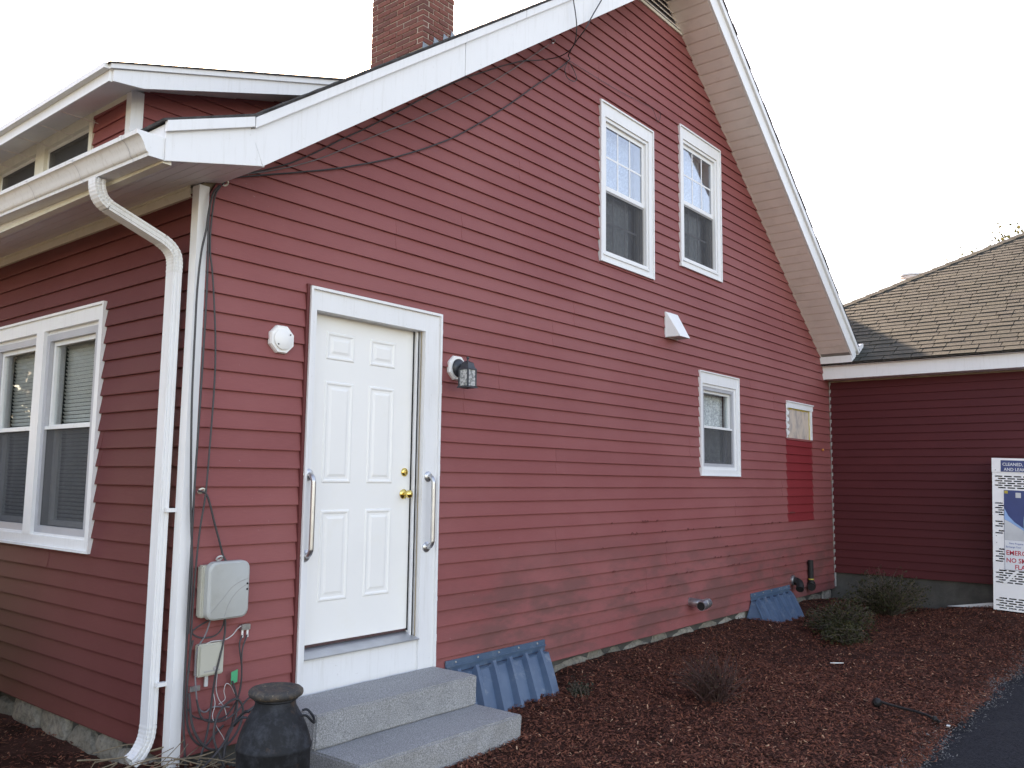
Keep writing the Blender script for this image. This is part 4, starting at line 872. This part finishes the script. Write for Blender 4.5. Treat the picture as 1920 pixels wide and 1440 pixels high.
# pipes low on the wall
t = thing('exhaust_pipe', 'short galvanised exhaust elbow low on the wall', 'pipe', (5.57, -.02, .39))
MB().tube(catmull([(5.56, -.015, .41), (5.56, -.09, .405), (5.575, -.15, .40)], 5), .042, 14).build('elbow', 'galv', t, smooth=True)
MB().tube([(5.50, -.17, .385), (5.57, -.165, .392), (5.68, -.155, .40)], .047, 16).build('outlet', 'galv', t, smooth=True)
MB().tube([(5.495, -.1705, .3845), (5.50, -.17, .385)], .040, 14).build('outlet_mouth', 'black_pipe', t); MB().tube([(5.585, -.164, .3935), (5.597, -.163, .3945)], .050, 16).build('crimp_ring', 'steel', t, smooth=True)
t = thing('dark_elbow', 'black pipe elbow beside the far window-well cover', 'pipe', (8.26, -.02, .32))
MB().tube(catmull([(8.27, -.015, .40), (8.27, -.08, .39), (8.22, -.13, .36), (8.16, -.15, .31)], 5), .048, 12).build('elbow', 'black_pipe', t, smooth=True)
MB().lathe([(.065, 0), (.065, -.02), (.05, -.03)], (8.27, -.016, .40), 16, 'y').build('collar', 'galv', t, smooth=True)
t = thing('vent_pipe', 'upright dark pipe with a yellow band near the inner corner', 'pipe', (8.79, -.02, .28))
MB().tube([(8.79, -.06, .30), (8.79, -.06, .62)], .034, 12).build('pipe', 'black_pipe', t, smooth=True); MB().tube([(8.79, -.06, .372), (8.79, -.06, .386)], .037, 12).build('band', 'yellow', t, smooth=True)
MB().tube(catmull([(8.79, -.06, .34), (8.78, -.07, .30), (8.72, -.09, .285)], 4), .05, 12).build('elbow', 'black_pipe', t, smooth=True)
props(MB().lathe([(.016, 0), (.018, -.012), (.010, -.024), (.002, -.026)], (9.45, -.018, 2.07), 10, 'y').build('orange_plug', 'orange', base=(9.45, -.02, 2.07), smooth=True), 'small orange plug in the siding near the inner corner', 'plug')
# window-well covers
def well(name, x0, x1, ztop, depth, lab, ribs, skew, zb):
    t = thing(name, lab, 'window-well cover', ((x0+x1)/2, 0, 0), 'window-well covers')
    MB().box(x0, x1, -.030, -.020, ztop-.085, ztop).build('wall_flange', 'well_plastic', t, bevel=.002)
    MB().box(x0, x1, -.040, -.0305, ztop-.046, ztop-.038).build('flange_bead', 'well_plastic', t); MB().box(x0, x1-.02, -.080, -.0305, ztop-.095, ztop-.087).build('flange_lip', 'well_plastic', t)
    for k in range(5): MB().lathe([(.008, 0), (.006, -.005)], (x0+.1+k*(x1-x0-.2)/4, -.0302, ztop-.018), 8, 'y').build('screw', 'frame_grey', t)
    n = ribs*6; V = []; steps = 5
    for s_ in range(steps+1):
        q = s_/steps
        for i in range(n+1):
            ph = (i % 6)/6; up_ = .046*(1 if .17 < ph < .55 else 0); u = x0+(x1-.01-x0)*i/n+skew*q
            V.append((u, -.072-depth*q-up_*.6*(.4+.6*q), ztop-.09+(zb-(ztop-.09))*(q**1.15)+up_*.8))
    F = [(s_*(n+1)+i, s_*(n+1)+i+1, (s_+1)*(n+1)+i+1, (s_+1)*(n+1)+i) for s_ in range(steps) for i in range(n)]
    mb = MB(); mb.add(V, F); mb.add([(x, y+.004, z-.004) for x, y, z in V], [f[::-1] for f in F]); mb.build('corrugated_cover', 'well_plastic', t, recalc=False)
    for u, sk in ((x0, skew), (x1-.012, skew)):
        MB().prism([(u, -.031, ztop-.09), (u, -.072, ztop-.09), (u+sk, -.072-depth, zb), (u+sk, -.031, zb)], (.006, 0, 0)).build('side_panel', 'well_plastic', t)
well('window_well_cover', 1.99, 3.12, .362, .27, 'blue ribbed plastic window-well cover beside the granite steps', 6, -.19, -.03)
well('window_well_cover', 7.0, 8.15, .355, .24, 'blue ribbed plastic window-well cover near the shrubs, far end of wall', 6, -.22, -.02)

# ------------------------------------------------------------------ steps and can
def block(name, x0, x1, y0, y1, z0, z1, lab, grp):
    bm = bmesh.new(); bmesh.ops.create_cube(bm, size=1)
    for v_ in bm.verts: v_.co = Vector(((x0 if v_.co.x < 0 else x1), (y0 if v_.co.y < 0 else y1), (z0 if v_.co.z < 0 else z1)))
    bmesh.ops.bevel(bm, geom=bm.edges[:], offset=.009, segments=2, affect='EDGES')
    bmesh.ops.subdivide_edges(bm, edges=[e_ for e_ in bm.edges if e_.calc_length() > .2], cuts=22, use_grid_fill=True)
    for v_ in bm.verts:
        q = v_.co; amp = .011 if q.y < y0+.02 else .003; v_.co += Vector((noise.noise(q*9)*amp, noise.noise(q*9+Vector((5, 0, 0)))*amp, noise.noise(q*7+Vector((0, 5, 0)))*.0022))
        v_.co -= Vector(((x0+x1)/2, (y0+y1)/2, z0))
    me = bpy.data.meshes.new(name); bm.to_mesh(me); bm.free(); me.materials.append(MATS['granite']); o_ = bpy.data.objects.new(name, me); COL.objects.link(o_); o_.location = ((x0+x1)/2, (y0+y1)/2, z0)
    return props(o_, lab, 'step', grp)
block('granite_step', .575, 1.875, -.79, -.05, -.12, .168, 'lower grey granite step, projecting furthest into the mulch', 'granite door steps')
block('granite_step', .575, 1.865, -.43, -.032, .170, .352, 'upper grey granite step right under the white door', 'granite door steps')
t = thing('milk_can', 'old black milk can with rusty lid at left of the steps', 'milk can', (.17, -.63, .0))
cx, cy = .17, -.63
MB().lathe([(.160, -.04), (.172, -.03), (.176, .0), (.172, .03), (.173, .30), (.178, .306), (.178, .318), (.173, .324), (.166, .355), (.150, .40), (.128, .445), (.108, .478), (.098, .496), (.095, .520), (.104, .527), (.104, .537)], (cx, cy, .02), 40).build('body', 'can_black', t, smooth=True)
MB().lathe([(.096, .535), (.114, .537), (.126, .545), (.130, .556), (.128, .568), (.118, .577), (.100, .581), (.088, .577), (.080, .572), (.05, .574), (.002, .575)], (cx, cy, .02), 40).build('lid', 'can_rust', t, smooth=True)
for a_ in (R(215), R(35), ):
    d_ = Vector((math.cos(a_+R(-75)), math.sin(a_+R(-75)), 0)); s_ = Vector((-d_.y, d_.x, 0)); c0 = Vector((cx, cy, .02))
    MB().tube(catmull([c0+d_*.125+s_*.05+Vector((0, 0, .455)), c0+d_*.150+s_*.055+Vector((0, 0, .455)), c0+d_*.178+s_*.045+Vector((0, 0, .425)), c0+d_*.186+Vector((0, 0, .41)), c0+d_*.178-s_*.045+Vector((0, 0, .425)), c0+d_*.150-s_*.055+Vector((0, 0, .455)), c0+d_*.125-s_*.05+Vector((0, 0, .455))], 5), .006, 8).build('handle', 'can_black', t, smooth=True)

# ------------------------------------------------------------------ propane cage
CXF, CY_L, CZ0, CZ1, CW, CD = 9.15, -2.10, .152, 1.922, 1.55, .55
t = thing('propane_cage', 'white perforated steel propane exchange cage with posters at far right', 'cage', (CXF+CD/2, CY_L-CW/2, .13))
P3 = lambda s_, z: (CXF, CY_L-s_, CZ0+z)
H = CZ1-CZ0; rowz = []
top = lambda py: H-(py-90)/1240*H
for (a, b, nr) in ((238, 332, 6), (460, 554, 6), (610, 648, 3), (687, 705, 2), (836, 934, 6), (1008, 1104, 6), (1232, 1310, 5)):
    for k in range(nr): rowz.append(top(a+(b-a)*k/max(1, nr-1)))
rowz = sorted(rowz); fp = MB(); hh = .0075; z = 0
def fb(s0, s1, za, zb): fp.box(CXF, CXF+.003, CY_L-s1, CY_L-s0, CZ0+za, CZ0+zb)
for i, rz in enumerate(rowz):
    fb(0, CW, z, rz-hh); s_ = .028+(.0 if i % 2 else .034); fb(0, s_-.0, rz-hh, rz+hh)
    while s_ < CW-.12: fb(s_+.078, min(s_+.098, CW), rz-hh, rz+hh); s_ += .098
    fb(s_, CW, rz-hh, rz+hh); z = rz+hh
fb(0, CW, z, H)
front = fp.build('front_panel', 'cage_white', t)
mb = MB(); mb.box(CXF+.004, CXF+CD, CY_L-.003, CY_L, CZ0, CZ1); mb.box(CXF+.004, CXF+CD, CY_L-CW, CY_L-CW+.003, CZ0, CZ1); mb.box(CXF+.004, CXF+CD, CY_L-CW+.004, CY_L-.004, CZ1-.003, CZ1); mb.box(CXF+.004, CXF+CD, CY_L-CW+.004, CY_L-.004, CZ0, CZ0+.004)
mb.build('side_panels', 'cage_white', t); MB().box(CXF+CD-.003, CXF+CD-.0005, CY_L-CW+.004, CY_L-.004, CZ0+.005, CZ1-.004).build('back_panel', 'black_pipe', t)
MB().box(CXF-.010, CXF+.003, CY_L-CW-.003, CY_L+.003, top(192), H+CZ0+.003) if False else None
MB().box(CXF-.008, CXF-.001, CY_L-CW, CY_L+.004, CZ0+top(205), CZ1+.003).build('top_rail', 'cage_white', t, bevel=.002)
MB().prism([(CXF-.006, CY_L-.10, CZ0+top(1110)), (CXF-.006, CY_L-.14, CZ0+top(1110)), (CXF-.006, CY_L-.27, CZ0+top(1005)), (CXF-.006, CY_L-.23, CZ0+top(1005))], (.005, 0, 0)).build('diagonal_brace', 'cage_white', t)
for s_ in (.05, CW-.05):
    for x in (.03, CD-.06): MB().box(CXF+x, CXF+x+.03, CY_L-s_-.015, CY_L-s_+.015, .05, CZ0-.001).build('foot', 'black_pipe', t)
ps = lambda px: (px-250)/1.0/(4.364*180.2)     # picture column to metres along the face
def flatq(s0, s1, za, zb, o, name, mat, parent): return MB().box(CXF-o, CXF-o+.0012, CY_L-s1, CY_L-s0, CZ0+za, CZ0+zb).build(name, mat, parent)
ban = flatq(ps(322), CW-.1, top(200), top(105), .0095, 'banner', 'navy', t)
pos_ = flatq(ps(345), CW-.13, top(1000), top(350), .0035, 'poster', 'navy', t)
flatq(ps(348), CW-.133, top(998), top(758), .005, 'poster_text_field', 'white_print', pos_)
def shape(pts, o, name, mat, parent): return MB().prism([(CXF-o, CY_L-ps(a_), CZ0+top(b_)) for a_, b_ in pts], (.001, 0, 0)).build(name, mat, parent)
shape([(348, 590), (400, 615), (450, 645), (500, 672), (560, 690), (900, 700), (900, 757), (348, 757)], .005, 'poster_swoosh', 'grey_print', pos_)
shape([(348, 500), (380, 560), (430, 610), (500, 655), (560, 675), (900, 690), (900, 699), (560, 689), (500, 671), (450, 644), (400, 614), (348, 589)], .0052, 'poster_swoosh', 'sky_print', pos_)
shape([(500, 600), (504, 565), (515, 545), (530, 535), (600, 535), (625, 550), (634, 600), (634, 700), (620, 735), (520, 735), (503, 700)], .0062, 'poster_picture', 'teal_print', pos_)
shape([(520, 520), (610, 520), (605, 536), (525, 536)], .0062, 'poster_picture', 'grey_print', pos_)
shape([(440, 368), (483, 368), (483, 410), (440, 410)], .0062, 'poster_emblem', 'grey_print', pos_); shape([(350, 355), (378, 355), (378, 378), (350, 378)], .0062, 'poster_emblem', 'yellow', pos_)
def text(body, s0, zc, h, o, mat, parent, name, bold=.0):
    cu = bpy.data.curves.new('lettering', 'FONT'); cu.body = body; cu.size = 1; cu.offset = bold; cu.extrude = .002; cu.resolution_u = 2
    tmp = bpy.data.objects.new('lettering_tmp', cu); COL.objects.link(tmp); dg = bpy.context.evaluated_depsgraph_get(); me = bpy.data.meshes.new_from_object(tmp.evaluated_get(dg)); bpy.data.objects.remove(tmp)
    k = h/.7; V = [tuple(Vector((CXF-o-v_.co.z*.3, CY_L-s0-v_.co.x*k*.9, CZ0+zc+v_.co.y*k))-_o(parent)) for v_ in me.vertices]
    F = [tuple(p_.vertices) for p_ in me.polygons]; m2 = bpy.data.meshes.new(name); m2.from_pydata(V, [], F); m2.materials.append(MATS[mat]); ob = bpy.data.objects.new(name, m2); COL.objects.link(ob); ob.parent = parent; OFF[ob.name] = OFF[parent.name]; return ob
text('CLEANED, INSPECTED', ps(336), top(150), .036, .0102, 'white_print', ban, 'lettering', .012); text('AND LEAK-TESTED', ps(348), top(192), .036, .0102, 'white_print', ban, 'lettering', .012)
text('New Propane', ps(384), top(790), .020, .0056, 'blue_print', pos_, 'lettering', .01); text('Exchange Your', ps(357), top(818), .020, .0056, 'blue_print', pos_, 'lettering', .01)
text('EMERGENCY', ps(358), top(877), .052, .0056, 'red_print', pos_, 'lettering', .02); text('NO SMOKING', ps(358), top(938), .052, .0056, 'red_print', pos_, 'lettering', .02); text('FLAMMABLE', ps(427), top(990), .052, .0056, 'red_print', pos_, 'lettering', .02)
for (a, b) in ((278, 187), (280, 728), (282, 784)): MB().lathe([(.006, 0), (.005, -.004)], (CXF-.0085 if b < 200 else CXF-.0005, CY_L-ps(a), CZ0+top(b)), 8, 'x').build('rivet', 'frame_grey', t)

t.rotation_euler = (R(2), 0, 0); t.location.y += .02; t.location.z -= .012
# ------------------------------------------------------------------ litter on the bed
t = thing('fallen_stake', 'fallen black garden stake lying on the mulch near the driveway', 'garden stake', (4.1, -2.4, .03))
MB().tube(catmull([(4.18, -2.24, .06), (4.15, -2.38, .05), (4.10, -2.55, .045), (4.0, -2.68, .035)], 5), .009, 7).build('rod', 'black_pipe', t, smooth=True)
MB().lathe([(.012, -.03), (.03, -.012), (.034, .01), (.012, .04)], (4.18, -2.22, .05), 9, 'x').build('head', 'black_pipe', t, smooth=True); MB().lathe([(.012, -.02), (.02, 0), (.012, .02)], (4.03, -2.64, .04), 8).build('joint', 'black_pipe', t, smooth=True)
MB().box(3.94, 3.96, -2.75, -2.73, .03, .036).build('tip', 'plank_white', t)
props(MB().tube([(5.33, -1.49, .05), (5.38, -1.53, .047), (5.41, -1.58, .05)], [.003, .005, .003], 6).build('pale_stick', 'plank_white', base=(5.37, -1.53, .03)), 'short pale stick on the mulch below the shrubs', 'stick')
props(MB().prism([(9.52, -1.50, .105), (9.52, -2.10, .13), (9.52, -2.10, .205), (9.52, -1.97, .19)], (.03, 0, 0)).build('white_board', 'plank_white', base=(9.6, -1.8, .05)), 'white board leaning low against the annex beside the cage', 'board')
# mulch chips
def inside(x, y): return not ((x > -.02 and y > -.02) or (.57 < x < 1.88 and y > -.79) or (x > CXF and y < CY_L) )
def chips(n, x0, x1, y0, y1, rngs):
    out = []
    X = rngs.uniform(x0, x1, n); Y = rngs.uniform(y0, y1, n)
    for x, y in zip(X, Y):
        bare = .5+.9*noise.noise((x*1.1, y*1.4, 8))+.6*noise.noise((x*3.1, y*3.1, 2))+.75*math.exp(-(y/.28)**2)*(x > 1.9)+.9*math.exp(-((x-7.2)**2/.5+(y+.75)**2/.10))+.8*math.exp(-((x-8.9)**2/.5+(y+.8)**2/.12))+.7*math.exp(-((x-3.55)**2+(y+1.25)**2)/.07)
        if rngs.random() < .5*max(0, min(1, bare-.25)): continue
        if inside(x, y) and y > edge_y(x)-.02-abs(rngs.normal(0, .03)): out.append((x, y, gh(x, max(y, edge_y(x)+.02))))
    return np.array(out)
def chipmesh(P, name, mat, parent, lmin, lmax):
    n = len(P); L = rng.uniform(lmin, lmax, n)**1.0; W_ = L*rng.uniform(.16, .5, n); L = np.where(rng.random(n) < .06, L*1.9, L); a = rng.uniform(0, 2*np.pi, n); tl = rng.normal(0, .32, n); rl = rng.normal(0, .35, n)
    d1 = np.stack([np.cos(a)*np.cos(tl), np.sin(a)*np.cos(tl), np.sin(tl)], 1); d2 = np.stack([-np.sin(a)*np.cos(rl), np.cos(a)*np.cos(rl), np.sin(rl)], 1)
    c = P+np.array([0, 0, .006])+np.stack([np.zeros(n), np.zeros(n), rng.uniform(0, .012, n)], 1)
    q = rng.uniform(.5, 1, (n, 1)); V = np.stack([c-d1*L[:, None]/2-d2*W_[:, None]/2*q, c+d1*L[:, None]/2-d2*W_[:, None]/2, c+d1*L[:, None]/2*.9+d2*W_[:, None]/2*q, c-d1*L[:, None]/2+d2*W_[:, None]/2], 1).reshape(-1, 3)
    me = bpy.data.meshes.new(name); me.vertices.add(4*n); me.vertices.foreach_set('co', V.ravel()); me.loops.add(4*n); me.loops.foreach_set('vertex_index', np.arange(4*n, dtype=np.int32)); me.polygons.add(n); me.polygons.foreach_set('loop_start', np.arange(0, 4*n, 4, dtype=np.int32)); me.polygons.foreach_set('loop_total', np.full(n, 4, dtype=np.int32)); me.update(); me.validate()
    me.materials.append(MATS[mat]); ob = bpy.data.objects.new(name, me); COL.objects.link(ob)
    if parent: ob.parent = parent
    return props(ob, kind='stuff')
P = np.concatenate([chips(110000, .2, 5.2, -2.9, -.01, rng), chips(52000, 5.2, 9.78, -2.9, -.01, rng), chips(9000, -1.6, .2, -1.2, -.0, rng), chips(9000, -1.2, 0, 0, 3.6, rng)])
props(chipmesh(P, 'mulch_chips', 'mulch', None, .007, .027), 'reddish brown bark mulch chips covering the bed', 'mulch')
simple('grit', (.17, .165, .155), .9, .3, 40)
P = np.array([(x, edge_y(x)+d_, max(-.02, gh(x, edge_y(x))-.01)+.12*0) for x, d_ in zip(rng.uniform(1.5, 9, 6000), rng.normal(-.01, .06, 6000))])
props(chipmesh(P, 'edge_gravel', 'grit', None, .005, .016), 'grey grit along the edge of the driveway', 'gravel')

# ------------------------------------------------------------------ plants
def leaves(n, fn, s0, s1, seed):
    r2 = np.random.default_rng(seed); V = []; F = []
    for k in range(n):
        p_ = Vector(fn(r2)); L = r2.uniform(s0, s1); d_ = Vector(r2.normal(size=3)).normalized(); u = d_.orthogonal().normalized(); u.rotate(Matrix.Rotation(r2.uniform(0, 6.28), 3, d_)); s_ = d_.cross(u)
        b = len(V); V += [tuple(p_), tuple(p_+u*L*.5+s_*L*.26), tuple(p_+u*L), tuple(p_+u*L*.5-s_*L*.26)]; F.append((b, b+1, b+2, b+3))
    return MB().add(V, F)
def shrub(name, x, y, rx, ry, h, nl, twigs, leaf, lab, seed, s=(.018, .04), low=.1):
    z0 = gh(x, y) if y > -2.7 else 0; t = thing(name, lab, 'shrub', (x, y, z0)); rn = random.Random(seed); tips = []; mb = MB()
    for k in range(twigs):
        a_ = rn.uniform(0, 6.28); q = math.sqrt(rn.random()); tip = Vector((x+rx*q*math.cos(a_), y+ry*q*math.sin(a_), z0+h*(rn.uniform(.35, 1)*(1-.45*q*q))))
        b_ = Vector((x+rn.uniform(-.08, .08), y+rn.uniform(-.08, .08), z0-.02)); md = b_.lerp(tip, .5)+Vector((rn.uniform(-.05, .05), rn.uniform(-.05, .05), rn.uniform(.0, .08)))
        P = catmull([b_, md, tip], 4); mb.tube(P, [.006*(1-.75*i/(len(P)-1)) for i in range(len(P))], 4, cap=False); tips.append((b_, md, tip))
    mb.build('twigs', 'bark' if leaf != 'leaf_red' else 'dry_stem_red', t, recalc=False)
    def fn(r2):
        b_, md, tip = tips[int(r2.integers(len(tips)))]; q = low+(1-low)*math.sqrt(r2.random()); p_ = b_.lerp(md, q*2) if q < .5 else md.lerp(tip, q*2-1)
        return tuple(p_+Vector(r2.normal(0, .03, 3)))
    props(leaves(nl, fn, s[0], s[1], seed).build('foliage', leaf, t, recalc=False), kind='stuff'); return t
simple('dry_stem_red', (.060, .026, .020), .9, .25, 25)
shrub('low_shrub', 8.85, -.98, .70, .5, .60, 3400, 260, 'leaf', 'larger olive green shrub against the annex foundation', 3)
shrub('low_shrub', 7.08, -1.0, .54, .36, .40, 2900, 230, 'leaf', 'low spreading green shrub in front of the far window-well cover', 4)
shrub('low_shrub', 6.55, -1.22, .42, .22, .20, 1600, 130, 'leaf', 'small ground-hugging shrub nearest the driveway of the green ones', 5)
shrub('bare_shrub', 3.55, -1.25, .36, .33, .42, 500, 120, 'leaf_red', 'sparse reddish twiggy shrub in the middle of the mulch bed', 6, (.012, .028))
shrub('dark_evergreen', -1.0, 2.35, .80, 1.1, 2.1, 20000, 300, 'leaf_dark', 'dark evergreen bush at the left edge by the street wall', 8, (.03, .07), .05)
shrub('dark_evergreen', -2.3, .7, .8, .9, 1.3, 12000, 200, 'leaf_dark', 'second dark evergreen bush, unseen, added further out to shade the street wall', 9, (.03, .07), .05)  # unseen bush, added to keep sky light off the street wall
shrub('dark_evergreen', -1.2, .85, .55, .5, 1.0, 8000, 160, 'leaf_dark', 'smallest dark evergreen bush, unseen, added near the house corner to shade the street wall', 10, (.03, .07), .05)  # also out of view, added to darken the foot of the street wall
shrub('weed_tuft', 2.98, -.45, .08, .07, .10, 220, 24, 'leaf_dark', 'tiny green weed at the corner of the near window-well cover', 12, (.012, .03))
# dry stems around the corner
mb = MB(); rn = random.Random(5)
for k in range(85):
    x = rn.gauss(-.12, .28); y = rn.uniform(-.45, -.06) if x > -.05 else rn.uniform(-.55, .35); a_ = rn.gauss(R(-20), .7); L = rn.uniform(.12, .5); z = gh(x, y)+rn.uniform(.0, .05)
    P = catmull([(x-L/2*math.cos(a_), y-L/2*math.sin(a_), z+rn.uniform(-.01, .05)), (x+rn.uniform(-.03, .03), y+rn.uniform(-.03, .03), z+rn.uniform(.01, .07)), (x+L/2*math.cos(a_), y+L/2*math.sin(a_), z+rn.uniform(-.01, .12))], 5)
    mb.tube(P, rn.uniform(.0012, .0042), 5, cap=False)
props(mb.build('dry_stems', 'dry_stem', base=(-.2, -.3, .02), recalc=False), 'tangle of dry straw-coloured stems around the corner post', 'dry stems', kind='stuff')
# trees
def tree(name, x, y, h, cr, nl, leaf, lab, seed, trunk_r=.2, leafs=(.12, .3)):
    t = thing(name, lab, 'tree', (x, y, -.09)); rn = random.Random(seed); r2 = np.random.default_rng(seed); mb = MB(); tips = []
    tp = [Vector((x, y, -.1)), Vector((x+.1, y, h*.35)), Vector((x-.1, y+.15, h*.62)), Vector((x+.05, y, h*.92))]; P = catmull(tp, 5); mb.tube(P, [trunk_r*(1-.9*i/(len(P)-1)) for i in range(len(P))], 8)
    for k in range(34):
        q = rn.uniform(.32, .95); b_ = P[int(q*(len(P)-1))]; a_ = rn.uniform(0, 6.28); L = cr*rn.uniform(.5, 1.05)*(1.15-abs(q-.55))
        tip = b_+Vector((math.cos(a_)*L, math.sin(a_)*L, L*rn.uniform(.15, .75))); tip.z = min(tip.z, h*1.02); md = b_.lerp(tip, .5)+Vector((0, 0, L*.1)); B = catmull([b_, md, tip], 4); mb.tube(B, [trunk_r*.28*(1-.85*i/(len(B)-1)) for i in range(len(B))], 5, cap=False); tips += [md, tip, b_.lerp(tip, .75)]
    mb.build('trunk', 'bark', t, recalc=False)
    cl = [(q, rn.uniform(.35, .8)) for q in tips]
    def fn(r):
        c_, s_ = cl[int(r.integers(len(cl)))]; return tuple(c_+Vector(r.normal(0, s_*.5, 3)))
    props(leaves(nl, fn, leafs[0], leafs[1], seed).build('crown', leaf, t, recalc=False), kind='stuff'); return t
tree('far_tree', 26.2, -1.15, 9.6, 2.4, 42000, 'leaf_yellow', 'pale yellow-green treetop showing above the annex roof at right', 41, .2, (.07, .17))
for k_, (x_, y_, h_, l_) in enumerate(((-4.6, 13.2, 6.2, 'tall evergreen left of the house, mirrored in the street window'), (-7.5, 16.5, 7, 'tall evergreen further off behind the first'), (-5.5, 7.5, 3.4, 'broad evergreen bush beside the street wall, out to the left'))):
    shrub('tall_evergreen', x_, y_, 2.4 if k_ < 2 else 1.7, 2.2 if k_ < 2 else 1.6, h_, 11000, 150, 'leaf_dark', l_, 60+k_, (.12, .3), .05)
tree('street_tree', -15, 15, 9, 4.2, 12000, 'leaf_dark', 'dark tree across the street, seen mirrored in the street window', 42, .3, (.2, .45))
tree('street_tree', -6.5, 17, 10, 4.5, 12000, 'leaf_dark', 'dark tree on the near side of the street, left of the house', 44, .3, (.2, .45))
tree('street_tree', -19, 24, 11, 5, 12000, 'leaf_dark', 'taller dark tree across the street, further along', 43, .3, (.2, .45))
